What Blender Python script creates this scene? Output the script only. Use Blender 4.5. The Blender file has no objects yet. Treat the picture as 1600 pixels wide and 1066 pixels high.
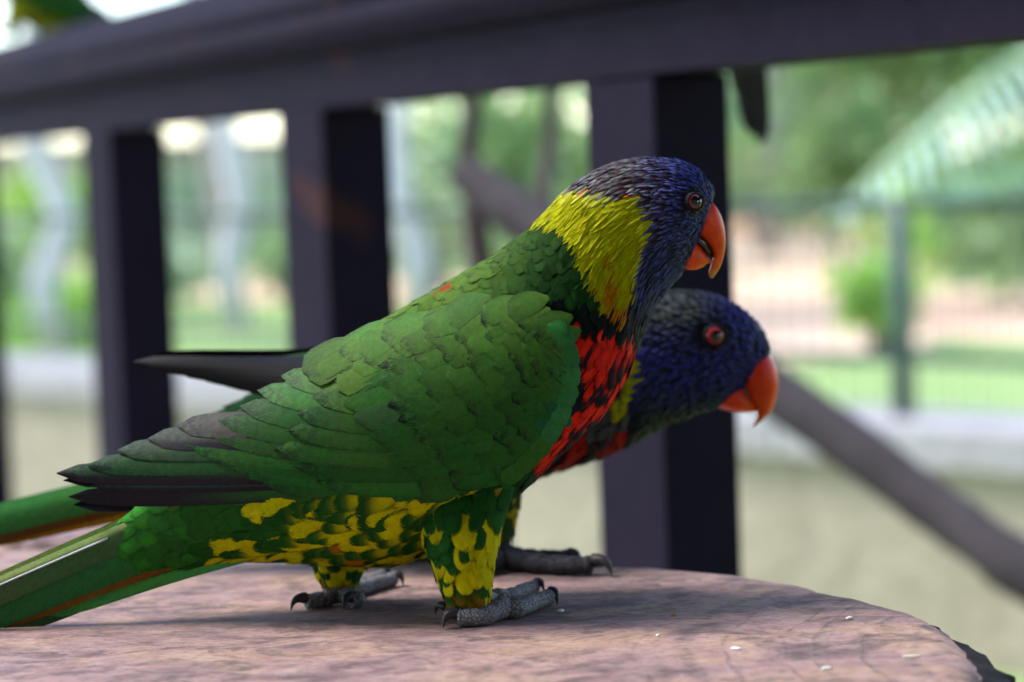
import bpy, bmesh, math, random
import numpy as np
from mathutils import Vector, Matrix

# ------------------------------------------------------------------ camera
F = 3594.0                       # focal length in pixels of a 1600 px wide picture (50 mm on a 22.3 mm sensor)
H = 0.134                        # lens height above the table top
PITCH, ROLL = math.radians(4.4), math.radians(2.1)
sc = bpy.context.scene
COL = sc.collection
fw = Vector((0, math.cos(PITCH), -math.sin(PITCH)))
r0 = Vector((1, 0, 0)); u0 = Vector((0, math.sin(PITCH), math.cos(PITCH)))
rt = r0 * math.cos(ROLL) - u0 * math.sin(ROLL)
up = u0 * math.cos(ROLL) + r0 * math.sin(ROLL)
C0 = Vector((0, 0, H))
cam_d = bpy.data.cameras.new('camera'); cam = bpy.data.objects.new('camera', cam_d); COL.objects.link(cam)
cam.matrix_world = Matrix(((rt.x, up.x, -fw.x, C0.x), (rt.y, up.y, -fw.y, C0.y), (rt.z, up.z, -fw.z, C0.z), (0, 0, 0, 1)))
cam_d.sensor_width = 22.3; cam_d.lens = F * 22.3 / 1600.0
cam_d.clip_start = 0.02; cam_d.clip_end = 1000
cam_d.dof.use_dof = True; cam_d.dof.focus_distance = 0.668; cam_d.dof.aperture_fstop = 5.0
sc.camera = cam

# ------------------------------------------------------------------ sky, sun, exposure
SUN_EL, SUN_AZ = math.radians(55), math.radians(-80)      # azimuth measured from +Y towards +X
wd = bpy.data.worlds.new('World'); sc.world = wd; wd.use_nodes = True
nt = wd.node_tree; bg = nt.nodes['Background']
sky = nt.nodes.new('ShaderNodeTexSky'); sky.sky_type = 'NISHITA'; sky.sun_disc = False
sky.sun_elevation = SUN_EL; sky.sun_rotation = SUN_AZ
sky.dust_density = .4; sky.air_density = 1.0; sky.ozone_density = 1.0
nt.links.new(sky.outputs[0], bg.inputs[0]); bg.inputs[1].default_value = 0.12
sl = bpy.data.lights.new('sun', 'SUN'); sl.energy = 1.5; sl.angle = math.radians(24); sl.color = (1, 0.96, 0.91)
so = bpy.data.objects.new('sun', sl); COL.objects.link(so)
sd = Vector((math.sin(SUN_AZ) * math.cos(SUN_EL), math.cos(SUN_AZ) * math.cos(SUN_EL), math.sin(SUN_EL)))
so.rotation_euler = (-sd).to_track_quat('-Z', 'Y').to_euler(); so.location = (0, 0, 5)
sc.view_settings.view_transform = 'Standard'; sc.view_settings.look = 'None'
sc.view_settings.exposure = 2.0; sc.view_settings.gamma = 1.0
sc.render.engine = 'CYCLES'; sc.cycles.use_denoising = True
sc.cycles.max_bounces = 6; sc.cycles.transparent_max_bounces = 12
sc.render.resolution_x, sc.render.resolution_y = 1024, 682

rng = np.random.default_rng(7)
random.seed(7)

# ------------------------------------------------------------------ helpers
RT, UP, FW, CC = (np.array(v) for v in (rt, up, fw, C0))
def W(x, y, Z):
    """pixel (1600 px frame) at depth Z -> world point(s)"""
    x = np.asarray(x, float); y = np.asarray(y, float); Z = np.asarray(Z, float)
    return CC + FW * Z[..., None] + RT * ((x - 800) / F * Z)[..., None] + UP * ((533 - y) / F * Z)[..., None]
def P(x, y, z=0.0):
    """pixel -> point on the horizontal plane at height z"""
    d = FW + RT * ((x - 800) / F) + UP * ((533 - y) / F)
    return CC + d * ((z - CC[2]) / d[2])
def lin(r, g, b, k=1.0):
    f = lambda c: (c / 255 / 12.92) if c / 255 <= .04045 else ((c / 255 + .055) / 1.055) ** 2.4
    return np.array([f(r) * k, f(g) * k, f(b) * k])

def tag(o, label=None, cat=None, group=None, kind=None):
    for k, v in (('label', label), ('category', cat), ('group', group), ('kind', kind)):
        if v: o[k] = v
    return o
def empty(name, loc):
    o = bpy.data.objects.new(name, None); o.location = loc; o.empty_display_size = .01; COL.objects.link(o); return o
def mk(name, v, f, mat, parent=None, cols=None, uvs=None, smooth=True, org=None):
    """one mesh object; v in world coordinates, stored relative to org"""
    v = np.asarray(v, float).reshape(-1, 3)
    if org is not None: v = v - np.asarray(org)
    me = bpy.data.meshes.new(name)
    me.from_pydata(v.tolist(), [], [tuple(int(i) for i in q) for q in f])
    if cols is not None:
        a = me.color_attributes.new('col', 'FLOAT_COLOR', 'POINT')
        c = np.asarray(cols, float).reshape(-1, cols.shape[-1])
        if c.shape[1] == 3: c = np.c_[c, np.ones(len(c))]
        a.data.foreach_set('color', c.ravel().astype(np.float32))
    if uvs is not None:
        ul = me.uv_layers.new(name='UVMap')
        idx = np.zeros(len(me.loops), np.int32); me.loops.foreach_get('vertex_index', idx)
        ul.data.foreach_set('uv', np.asarray(uvs, float).reshape(-1, 2)[idx].ravel().astype(np.float32))
    if smooth: me.polygons.foreach_set('use_smooth', np.ones(len(me.polygons), bool))
    me.materials.append(mat); me.update()
    o = bpy.data.objects.new(name, me); COL.objects.link(o)
    if parent: o.parent = parent
    return o
def grid_faces(n, m, off=0, wrap=False):
    out = []
    for i in range(n - 1):
        for j in range(m if wrap else m - 1):
            k = (j + 1) % m
            out.append((off + i * m + j, off + i * m + k, off + (i + 1) * m + k, off + (i + 1) * m + j))
    return out
def grids_faces(count, n, m):
    base = np.array(grid_faces(n, m)); return (base[None] + (np.arange(count) * n * m)[:, None, None]).reshape(-1, 4)
def tube(pts, rad, seg=10, cap=True):
    pts = np.asarray(pts, float); rad = np.asarray(rad, float); n = len(pts)
    T = np.gradient(pts, axis=0); T /= np.linalg.norm(T, axis=1)[:, None] + 1e-12
    a = np.array([0, 0, 1.0]) if abs(T[0][2]) < .9 else np.array([1.0, 0, 0])
    V = []
    for i in range(n):
        b = np.cross(T[i], a); b /= np.linalg.norm(b) + 1e-12; a = np.cross(b, T[i])
        an = np.linspace(0, 2 * np.pi, seg, endpoint=False)
        V.append(pts[i] + rad[i] * (np.cos(an)[:, None] * a + np.sin(an)[:, None] * b))
    V = np.concatenate(V); Fc = grid_faces(n, seg, wrap=True)
    if cap: Fc += [tuple(range(seg))[::-1], tuple((n - 1) * seg + k for k in range(seg))]
    return V, Fc
def cubic(stn, u):
    """Catmull-Rom through rows of stn at parameters u"""
    stn = np.asarray(stn, float); n = len(stn); u = np.clip(np.asarray(u, float), 0, n - 1 - 1e-9)
    i = u.astype(int); t = (u - i)[..., None]
    g = lambda k: stn[np.clip(k, 0, n - 1)]
    p0, p1, p2, p3 = g(i - 1), g(i), g(i + 1), g(i + 2)
    return .5 * ((2 * p1) + (p2 - p0) * t + (2 * p0 - 5 * p1 + 4 * p2 - p3) * t ** 2 + (3 * p1 - p0 - 3 * p2 + p3) * t ** 3)
def poly(pts, q):
    """point(s) at arc fraction q along a polyline"""
    pts = np.asarray(pts, float); s = np.r_[0, np.cumsum(np.linalg.norm(np.diff(pts, axis=0), axis=1))]; s /= s[-1]
    q = np.asarray(q, float)
    return np.stack([np.interp(q, s, pts[:, k]) for k in range(pts.shape[1])], -1)
def inside(x, y, pg):
    x = np.asarray(x, float); y = np.asarray(y, float); c = np.zeros(x.shape, bool); j = len(pg) - 1
    for i in range(len(pg)):
        xi, yi = pg[i]; xj, yj = pg[j]
        if yi != yj:
            c ^= ((yi > y) != (yj > y)) & (x < (xj - xi) * (y - yi) / (yj - yi) + xi)
        j = i
    return c
def box_mesh(lo, hi, bev=0.0):
    bm = bmesh.new(); bmesh.ops.create_cube(bm, size=1)
    for v in bm.verts: v.co = Vector([(lo[k] + hi[k]) / 2 + v.co[k] * (hi[k] - lo[k]) for k in range(3)])
    if bev: bmesh.ops.bevel(bm, geom=list(bm.edges), offset=bev, segments=2, affect='EDGES', profile=.6)
    return bm
def bm_obj(name, bm, mat, parent=None, smooth=False):
    me = bpy.data.meshes.new(name); bm.to_mesh(me); bm.free(); me.materials.append(mat)
    if smooth: me.polygons.foreach_set('use_smooth', np.ones(len(me.polygons), bool))
    o = bpy.data.objects.new(name, me); COL.objects.link(o)
    if parent: o.parent = parent
    return o

# ------------------------------------------------------------------ materials
def mat_new(name):
    m = bpy.data.materials.new(name); m.use_nodes = True
    n = m.node_tree; return m, n, n.nodes, n.links, n.nodes['Principled BSDF']
def N(nodes, t, **k):
    n = nodes.new(t)
    for a, b in k.items(): setattr(n, a, b)
    return n
def mathn(nodes, links, op, a, b=None, c=None, clamp=False):
    n = nodes.new('ShaderNodeMath'); n.operation = op; n.use_clamp = clamp
    for i, s in enumerate((a, b, c)):
        if s is None: continue
        if isinstance(s, (int, float)): n.inputs[i].default_value = s
        else: links.new(s, n.inputs[i])
    return n.outputs[0]
def mix(nodes, links, fac, a, b, mode='MIX'):
    n = nodes.new('ShaderNodeMix'); n.data_type = 'RGBA'; n.blend_type = mode
    for s, i in ((fac, 0), (a, 6), (b, 7)):
        if isinstance(s, (int, float)): n.inputs[i].default_value = s
        elif isinstance(s, (tuple, list, np.ndarray)): n.inputs[i].default_value = (*[float(q) for q in s][:3], 1)
        else: links.new(s, n.inputs[i])
    return n.outputs[2]
def noise(nodes, links, vec, scale, detail=4, rough=.55, dist=0.0, dim='3D'):
    n = nodes.new('ShaderNodeTexNoise'); n.noise_dimensions = dim
    n.inputs['Scale'].default_value = scale; n.inputs['Detail'].default_value = detail
    n.inputs['Roughness'].default_value = rough; n.inputs['Distortion'].default_value = dist
    if vec is not None: links.new(vec, n.inputs['W' if dim == '1D' else 'Vector'])
    return n.outputs[0]
def ramp(nodes, links, fac, stops):
    n = nodes.new('ShaderNodeValToRGB'); links.new(fac, n.inputs[0]); e = n.color_ramp.elements
    while len(e) < len(stops): e.new(.5)
    for el, (p, c) in zip(e, stops):
        el.position = p; el.color = (*[float(q) for q in (c if hasattr(c, '__len__') else (c, c, c))][:3], 1)
    return n.outputs[0]

def feather_mat(name, barbs, ragged=0.0, rough=.55, fringe=(.012, .014, .012), bump=.25, spec=.35, slant=.16, barb_amp=.07):
    m, t, nd, lk, b = mat_new(name)
    at = N(nd, 'ShaderNodeAttribute', attribute_name='col')
    uv = N(nd, 'ShaderNodeUVMap', uv_map='UVMap'); sp = N(nd, 'ShaderNodeSeparateXYZ'); lk.new(uv.outputs[0], sp.inputs[0])
    x = mathn(nd, lk, 'ABSOLUTE', mathn(nd, lk, 'MULTIPLY_ADD', sp.outputs[0], 2.0, -1.0))
    v = sp.outputs[1]
    rid = N(nd, 'ShaderNodeObjectInfo').outputs['Random']
    # barbs run outwards and towards the tip from the shaft
    bc = mathn(nd, lk, 'MULTIPLY_ADD', x, -slant, v)
    wv = mathn(nd, lk, 'SINE', mathn(nd, lk, 'MULTIPLY', bc, barbs * 6.2832))
    bc2 = mathn(nd, lk, 'ADD', mathn(nd, lk, 'MULTIPLY', bc, barbs * .8), mathn(nd, lk, 'MULTIPLY', rid, 97.0))
    n1 = noise(nd, lk, bc2, 1.0, 3, .6, dim='1D')
    geo = N(nd, 'ShaderNodeTexCoord')
    n2 = noise(nd, lk, geo.outputs['Object'], 620, 4, .7); n4 = noise(nd, lk, geo.outputs['Object'], 480, 4, .7); n5 = noise(nd, lk, geo.outputs['Object'], 55, 3, .6)
    shade = mathn(nd, lk, 'ADD', mathn(nd, lk, 'MULTIPLY', wv, barb_amp), mathn(nd, lk, 'MULTIPLY_ADD', n1, .5, .75))
    shade = mathn(nd, lk, 'MULTIPLY', shade, mathn(nd, lk, 'MULTIPLY_ADD', n2, .9, .55))
    hs = N(nd, 'ShaderNodeHueSaturation'); lk.new(at.outputs['Color'], hs.inputs['Color']); lk.new(shade, hs.inputs['Value'])
    lk.new(mathn(nd, lk, 'MULTIPLY_ADD', n5, .09, .455), hs.inputs['Hue']) if name in ('wing_feather', 'flight_feather') else None
    # dark irregular fringe near the edge and the tip, strength in the attribute's alpha
    e = mathn(nd, lk, 'MAXIMUM', mathn(nd, lk, 'MULTIPLY', mathn(nd, lk, 'POWER', x, 4.0), v), mathn(nd, lk, 'POWER', v, 5.0))
    e = mathn(nd, lk, 'MULTIPLY', e, mathn(nd, lk, 'MULTIPLY', mathn(nd, lk, 'SUBTRACT', mathn(nd, lk, 'MULTIPLY_ADD', n1, .35, mathn(nd, lk, 'MULTIPLY', n4, .65)), .40), 7.0, clamp=True))
    e = mathn(nd, lk, 'MULTIPLY', e, at.outputs['Alpha'], clamp=True)
    c = mix(nd, lk, e, hs.outputs[0], fringe)
    # shaft
    sh = mathn(nd, lk, 'LESS_THAN', x, .035); sh = mathn(nd, lk, 'MULTIPLY', sh, .12)
    c = mix(nd, lk, sh, c, (.02, .03, .02))
    lk.new(c, b.inputs['Base Color']); b.inputs['Roughness'].default_value = rough
    b.inputs['Specular IOR Level'].default_value = spec
    b.inputs['Sheen Weight'].default_value = .0
    bp = N(nd, 'ShaderNodeBump'); bp.inputs['Strength'].default_value = bump; bp.inputs['Distance'].default_value = .0004
    lk.new(mathn(nd, lk, 'ADD', mathn(nd, lk, 'MULTIPLY', wv, .35), n1), bp.inputs['Height']); lk.new(bp.outputs[0], b.inputs['Normal'])
    if ragged:
        n3 = noise(nd, lk, mathn(nd, lk, 'ADD', mathn(nd, lk, 'MULTIPLY', sp.outputs[0], 9.0), mathn(nd, lk, 'MULTIPLY', bc, 7.0)), 1.3, 3, .7, dim='1D')
        a1 = mathn(nd, lk, 'LESS_THAN', x, mathn(nd, lk, 'MULTIPLY_ADD', n1, ragged * 1.6, 1.0 - ragged))
        a2 = mathn(nd, lk, 'LESS_THAN', v, mathn(nd, lk, 'MULTIPLY_ADD', n3, ragged * .9, 1.0 - ragged * .62))
        al = mathn(nd, lk, 'MULTIPLY', a1, a2)
        tr = N(nd, 'ShaderNodeBsdfTransparent'); mx = N(nd, 'ShaderNodeMixShader')
        lk.new(al, mx.inputs[0]); lk.new(tr.outputs[0], mx.inputs[1]); lk.new(b.outputs[0], mx.inputs[2])
        lk.new(mx.outputs[0], nd['Material Output'].inputs[0])
    return m
M_WING = feather_mat('wing_feather', 34, 0, .62, fringe=(.008, .010, .008), bump=.12, spec=.07, slant=.26, barb_amp=.10)
M_FLIGHT = feather_mat('flight_feather', 70, 0, .5, fringe=(.008, .008, .009), bump=.2, spec=.08, slant=.10, barb_amp=.08)
M_PLUME = feather_mat('plumage', 34, .55, .75, bump=.3, spec=.05)
M_HEAD = feather_mat('head_plumage', 10, .2, .5, bump=.2, spec=.14)

def simple(name, col, rough=.5, spec=.5, coat=0.0, bump=0, bscale=400, var=0.25, vscale=90, metallic=0):
    m, t, nd, lk, b = mat_new(name)
    tc = N(nd, 'ShaderNodeTexCoord'); n = noise(nd, lk, tc.outputs['Object'], vscale, 5, .6)
    c = mix(nd, lk, n, [q * (1 - var) for q in col], [min(1, q * (1 + var)) for q in col])
    lk.new(c, b.inputs['Base Color']); b.inputs['Roughness'].default_value = rough
    b.inputs['Specular IOR Level'].default_value = spec; b.inputs['Coat Weight'].default_value = coat
    if bump:
        n2 = noise(nd, lk, tc.outputs['Object'], bscale, 4, .6)
        bp = N(nd, 'ShaderNodeBump'); bp.inputs['Strength'].default_value = bump; bp.inputs['Distance'].default_value = .001
        lk.new(n2, bp.inputs['Height']); lk.new(bp.outputs[0], b.inputs['Normal'])
    return m
M_EYE = simple('eye_skin', (.014, .012, .016), .8, .1)
M_IRIS = simple('iris_red', (.24, .010, .008), .2, .4, .3, var=.35, vscale=900)
M_PUPIL = simple('pupil_black', (.004, .004, .005), .06, .6, .5)
def toe_mat(name, a, b_):
    m, t, nd, lk, b = mat_new(name); tc = N(nd, 'ShaderNodeTexCoord')
    vo = N(nd, 'ShaderNodeTexVoronoi'); vo.feature = 'DISTANCE_TO_EDGE'; vo.inputs['Scale'].default_value = 950; lk.new(tc.outputs['Object'], vo.inputs['Vector'])
    ed = ramp(nd, lk, vo.outputs['Distance'], [(.0, 0.0), (.16, 1.0)]); n = noise(nd, lk, tc.outputs['Object'], 420, 4, .6)
    c = mix(nd, lk, n, a, b_); c = mix(nd, lk, ed, [q * .6 for q in a], c); lk.new(c, b.inputs['Base Color'])
    b.inputs['Roughness'].default_value = .6; b.inputs['Specular IOR Level'].default_value = .3
    bp = N(nd, 'ShaderNodeBump'); bp.inputs['Strength'].default_value = .8; bp.inputs['Distance'].default_value = .0006; lk.new(ed, bp.inputs['Height']); lk.new(bp.outputs[0], b.inputs['Normal'])
    return m
M_TOE = toe_mat('toe_scales', (.16, .15, .16), (.30, .29, .30)); M_TOE_DARK = toe_mat('toe_scales_dark', (.03, .028, .034), (.06, .055, .065))
M_CLAW = simple('claw_horn', (.03, .024, .026), .45, .25)
M_SHAFT = simple('white_shaft', (.45, .47, .52), .35, .5)
M_BODY = None
def body_mat():
    m, t, nd, lk, b = mat_new('down')
    at = N(nd, 'ShaderNodeAttribute', attribute_name='col')
    tc = N(nd, 'ShaderNodeTexCoord'); n = noise(nd, lk, tc.outputs['Object'], 900, 4, .7)
    hs = N(nd, 'ShaderNodeHueSaturation'); lk.new(at.outputs['Color'], hs.inputs['Color'])
    lk.new(mathn(nd, lk, 'MULTIPLY_ADD', n, .8, .6), hs.inputs['Value']); lk.new(hs.outputs[0], b.inputs['Base Color'])
    b.inputs['Roughness'].default_value = .7; b.inputs['Specular IOR Level'].default_value = .2
    bp = N(nd, 'ShaderNodeBump'); bp.inputs['Strength'].default_value = .5; bp.inputs['Distance'].default_value = .0006
    lk.new(n, bp.inputs['Height']); lk.new(bp.outputs[0], b.inputs['Normal'])
    return m
M_BODY = body_mat()
def beak_mat():
    m, t, nd, lk, b = mat_new('beak_horn')
    at = N(nd, 'ShaderNodeAttribute', attribute_name='col')
    tc = N(nd, 'ShaderNodeTexCoord'); n = noise(nd, lk, tc.outputs['Object'], 330, 6, .7, .8)
    hs = N(nd, 'ShaderNodeHueSaturation'); lk.new(at.outputs['Color'], hs.inputs['Color'])
    lk.new(mathn(nd, lk, 'MULTIPLY_ADD', n, .9, .55), hs.inputs['Value']); lk.new(hs.outputs[0], b.inputs['Base Color'])
    b.inputs['Roughness'].default_value = .38; b.inputs['Specular IOR Level'].default_value = .25
    b.inputs['Subsurface Weight'].default_value = .12; b.inputs['Subsurface Radius'].default_value = (.003, .001, .0005)
    bp = N(nd, 'ShaderNodeBump'); bp.inputs['Strength'].default_value = .12; bp.inputs['Distance'].default_value = .0005
    lk.new(n, bp.inputs['Height']); lk.new(bp.outputs[0], b.inputs['Normal'])
    return m
M_BEAK = beak_mat()

# ------------------------------------------------------------------ the place
GZ = -0.78                                   # ground level below the table top
def world_uv(nd): return N(nd, 'ShaderNodeTexCoord').outputs['Object']
def wood_mat():
    m, t, nd, lk, b = mat_new('weathered_table_wood')
    co = world_uv(nd); mp = N(nd, 'ShaderNodeMapping'); lk.new(co, mp.inputs[0]); mp.inputs['Scale'].default_value = (1, 1.5, 1)
    mp.inputs['Rotation'].default_value = (0, 0, math.radians(6))
    big = noise(nd, lk, mp.outputs[0], 26, 6, .62, .6); mid = noise(nd, lk, mp.outputs[0], 90, 6, .65, .4)
    mp2 = N(nd, 'ShaderNodeMapping'); lk.new(co, mp2.inputs[0]); mp2.inputs['Scale'].default_value = (1, 2.2, 1)
    fine = noise(nd, lk, mp2.outputs[0], 260, 6, .7); grit = noise(nd, lk, co, 1700, 3, .7)
    c = ramp(nd, lk, big, [(.32, (.10, .07, .08)), (.42, (.26, .165, .165)), (.52, (.36, .225, .19)), (.60, (.42, .265, .15)), (.70, (.47, .34, .26))])
    c2 = ramp(nd, lk, mid, [(.3, (.21, .11, .115)), (.5, (.40, .24, .21)), (.7, (.50, .36, .29))]); c = mix(nd, lk, .5, c, c2)
    st = ramp(nd, lk, fine, [(.32, .38), (.5, .95), (.72, 1.2)]); c = mix(nd, lk, .85, c, st, 'MULTIPLY')
    g2 = ramp(nd, lk, grit, [(.3, .7), (.55, 1.0), (.8, 1.15)]); c = mix(nd, lk, .8, c, g2, 'MULTIPLY')
    # damp dark stains
    s1 = noise(nd, lk, mp.outputs[0], 34, 7, .66, 1.0); sm = ramp(nd, lk, s1, [(.47, 0.0), (.58, 1.0)])
    s2 = ramp(nd, lk, noise(nd, lk, mp.outputs[0], 120, 5, .7), [(.42, 1.0), (.62, .2)])
    k = mathn(nd, lk, 'MULTIPLY', mathn(nd, lk, 'MULTIPLY', sm, s2), .8); c = mix(nd, lk, k, c, (.075, .05, .05))
    # growth rings open as fine cracks around the heart of the log
    sp = N(nd, 'ShaderNodeSeparateXYZ'); lk.new(co, sp.inputs[0])
    wob = noise(nd, lk, co, 14, 3, .5); wob2 = noise(nd, lk, co, 300, 3, .6)
    dx = mathn(nd, lk, 'SUBTRACT', sp.outputs[0], .2); dy = mathn(nd, lk, 'SUBTRACT', sp.outputs[1], .6)
    r = mathn(nd, lk, 'SQRT', mathn(nd, lk, 'ADD', mathn(nd, lk, 'MULTIPLY', dx, dx), mathn(nd, lk, 'MULTIPLY', dy, dy)))
    r = mathn(nd, lk, 'ADD', r, mathn(nd, lk, 'ADD', mathn(nd, lk, 'MULTIPLY', wob, .018), mathn(nd, lk, 'MULTIPLY', wob2, .0015)))
    ph = noise(nd, lk, mathn(nd, lk, 'MULTIPLY', r, 95.0), 1.0, 2, .5, dim='1D')
    ring = mathn(nd, lk, 'PINGPONG', mathn(nd, lk, 'MULTIPLY_ADD', ph, .012, r), .0062)
    ln = ramp(nd, lk, mathn(nd, lk, 'MULTIPLY', ring, 160.0), [(0.0, .9), (.10, .6), (.30, 0.0)])
    msk = ramp(nd, lk, r, [(.095, 0.0), (.12, 1.0), (.165, 1.0), (.19, 0.0)])
    br = ramp(nd, lk, noise(nd, lk, co, 75, 4, .7), [(.38, 0.0), (.55, 1.0)])
    lnm = mathn(nd, lk, 'MULTIPLY', mathn(nd, lk, 'MULTIPLY', ln, msk), br); lnm = mathn(nd, lk, 'MULTIPLY', lnm, ramp(nd, lk, fine, [(.38, 1.0), (.6, .15)])); c = mix(nd, lk, mathn(nd, lk, 'MULTIPLY', lnm, .6), c, (.07, .06, .07))
    # long grey band tinted along the far right edge
    e1 = mathn(nd, lk, 'SUBTRACT', mathn(nd, lk, 'MULTIPLY_ADD', sp.outputs[0], -1.05, .815), sp.outputs[1])
    e1 = mathn(nd, lk, 'ADD', e1, mathn(nd, lk, 'MULTIPLY_ADD', wob, .03, -.015))
    eb = mathn(nd, lk, 'MULTIPLY', ramp(nd, lk, e1, [(0.0, 1.0), (.035, 0.0)]), ramp(nd, lk, sp.outputs[0], [(.045, 0.0), (.075, 1.0)]))
    c = mix(nd, lk, mathn(nd, lk, 'MULTIPLY', eb, .62), c, (.10, .085, .105))
    lk.new(c, b.inputs['Base Color']); b.inputs['Roughness'].default_value = .72; b.inputs['Specular IOR Level'].default_value = .3
    h = mathn(nd, lk, 'ADD', mathn(nd, lk, 'MULTIPLY', fine, .8), mathn(nd, lk, 'MULTIPLY', grit, .5)); h = mathn(nd, lk, 'SUBTRACT', h, mathn(nd, lk, 'MULTIPLY', lnm, 1.2))
    bp = N(nd, 'ShaderNodeBump'); bp.inputs['Strength'].default_value = .6; bp.inputs['Distance'].default_value = .0012; lk.new(h, bp.inputs['Height']); lk.new(bp.outputs[0], b.inputs['Normal'])
    return m
M_WOOD = wood_mat()
M_BARK_EDGE = simple('charred_edge', (.022, .018, .02), .9, .1, bump=1.0, bscale=420, var=.9, vscale=240)
def paint_mat():
    m, t, nd, lk, b = mat_new('dark_rail_paint')
    co = world_uv(nd); n1 = noise(nd, lk, co, 22, 5, .6); n2 = noise(nd, lk, co, 95, 4, .7); n3 = noise(nd, lk, co, 14, 3, .5)
    c = mix(nd, lk, n1, (.007, .0045, .012), (.016, .0105, .022))
    sp_ = ramp(nd, lk, n2, [(.68, 0.0), (.76, 1.0)]); c = mix(nd, lk, mathn(nd, lk, 'MULTIPLY', sp_, .45), c, (.05, .04, .045))
    rs = mathn(nd, lk, 'MULTIPLY', ramp(nd, lk, n3, [(.64, 0.0), (.70, 1.0)]), .75); c = mix(nd, lk, rs, c, (.045, .016, .014))
    lk.new(c, b.inputs['Base Color']); b.inputs['Specular IOR Level'].default_value = .06
    lk.new(mathn(nd, lk, 'MULTIPLY_ADD', n2, .3, .6), b.inputs['Roughness'])
    bp = N(nd, 'ShaderNodeBump'); bp.inputs['Strength'].default_value = .3; bp.inputs['Distance'].default_value = .002; lk.new(n2, bp.inputs['Height']); lk.new(bp.outputs[0], b.inputs['Normal'])
    return m
M_PAINT = paint_mat()
def ground_mat(name, a, b_, s1, s2, rough=.95):
    m, t, nd, lk, b = mat_new(name); co = world_uv(nd)
    n1 = noise(nd, lk, co, s1, 6, .6); n2 = noise(nd, lk, co, s2, 4, .65)
    c = mix(nd, lk, ramp(nd, lk, n1, [(.35, 0.0), (.65, 1.0)]), a, b_); c = mix(nd, lk, .6, c, ramp(nd, lk, n2, [(.3, .65), (.7, 1.2)]), 'MULTIPLY')
    lk.new(c, b.inputs['Base Color']); b.inputs['Roughness'].default_value = rough; b.inputs['Specular IOR Level'].default_value = .2
    bp = N(nd, 'ShaderNodeBump'); bp.inputs['Strength'].default_value = .5; bp.inputs['Distance'].default_value = .03; lk.new(n2, bp.inputs['Height']); lk.new(bp.outputs[0], b.inputs['Normal'])
    return m
M_GRASS = ground_mat('lawn', (.22, .34, .10), (.34, .44, .18), .7, 14)
M_SAND = ground_mat('sandy_path', (.80, .46, .30), (.92, .66, .48), .5, 6)
M_DECK = ground_mat('terrace_concrete', (.42, .40, .34), (.52, .50, .43), 1.5, 30)
M_CONC = ground_mat('concrete_wall', (.35, .285, .21), (.43, .36, .27), 1.2, 18)
M_COPE = ground_mat('coping_stone', (.36, .33, .33), (.44, .41, .41), 2.0, 25)
M_STUCCO = ground_mat('peach_stucco', (.92, .66, .50), (.95, .78, .64), .6, 8)
M_ROOF = ground_mat('grey_roof', (.30, .30, .32), (.38, .37, .38), 1.0, 14)
M_BRANCH = simple('smooth_bark', (.060, .050, .052), .85, .1, bump=.8, bscale=60, var=.45, vscale=22)
M_VINE = simple('brown_bark', (.075, .05, .05), .8, .2, bump=.8, bscale=80, var=.4, vscale=30)
M_TRUNK = simple('pale_trunk', (.30, .27, .25), .85, .2, bump=.8, bscale=20, var=.4, vscale=8)
M_PALETRUNK = simple('lilac_white_bark', (.58, .54, .57), .8, .2, bump=.6, bscale=20, var=.25, vscale=7)
M_FENCE = simple('fence_paint', (.06, .10, .08), .5, .4, var=.2, vscale=20)
M_TEAL = simple('aged_wire', (.10, .13, .12), .5, .5, var=.2, vscale=50)
def leaf_mat(name, tint, gloss=.35):
    m, t, nd, lk, b = mat_new(name); at = N(nd, 'ShaderNodeAttribute', attribute_name='col')
    c = mix(nd, lk, 1.0, at.outputs['Color'], tint, 'MULTIPLY')
    lk.new(c, b.inputs['Base Color']); b.inputs['Roughness'].default_value = gloss; b.inputs['Specular IOR Level'].default_value = .6
    tl = N(nd, 'ShaderNodeBsdfTranslucent'); lk.new(mix(nd, lk, 1.0, c, (1.2, 1.3, .6), 'MULTIPLY'), tl.inputs[0])
    mx = N(nd, 'ShaderNodeMixShader'); mx.inputs[0].default_value = .4
    lk.new(b.outputs[0], mx.inputs[1]); lk.new(tl.outputs[0], mx.inputs[2]); lk.new(mx.outputs[0], nd['Material Output'].inputs[0])
    return m
M_LEAF = leaf_mat('leaf', (1.5, 1.5, 1.6)); M_FROND = leaf_mat('frond', (1.7, 1.7, 1.8), .28)

# ground, path, terrace
gx = np.linspace(-1, 1, 41); gy = np.linspace(0, 1, 41)
X, Y = np.meshgrid(np.sign(gx) * np.abs(gx) ** 2 * 250, -60 + gy ** 2 * 560, indexing='ij')
tag(mk('ground', np.stack([X, Y, np.full_like(X, GZ - .02)], -1), grid_faces(41, 41), M_GRASS), kind='structure')
def ribbon(name, pts, wid, z, mat, seed=0):
    g = np.random.default_rng(seed); c = cubic(np.array(pts, float), np.linspace(0, len(pts) - 1, 60)); w = np.interp(np.linspace(0, 1, 60), np.linspace(0, 1, len(wid)), wid)
    T = np.gradient(c, axis=0); T /= np.linalg.norm(T, axis=1)[:, None]; nn = np.stack([-T[:, 1], T[:, 0]], -1)
    s = np.linspace(-1, 1, 7)[None, :, None]; xy = c[:, None] + nn[:, None] * s * (w * (1 + g.normal(0, .07, 60)))[:, None, None]
    return tag(mk(name, np.concatenate([xy, np.full(xy.shape[:2] + (1,), z)], -1), grid_faces(60, 7), mat), kind='structure')
ribbon('path', [(7.5, 8.5), (3.9, 11.0), (2.2, 14.5), (-1.7, 18.5), (-5.6, 25), (-12, 34)], [1.3, 1.3, 1.2, 1.2, 1.6, 2.0], GZ - .012, M_SAND, 1)
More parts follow.
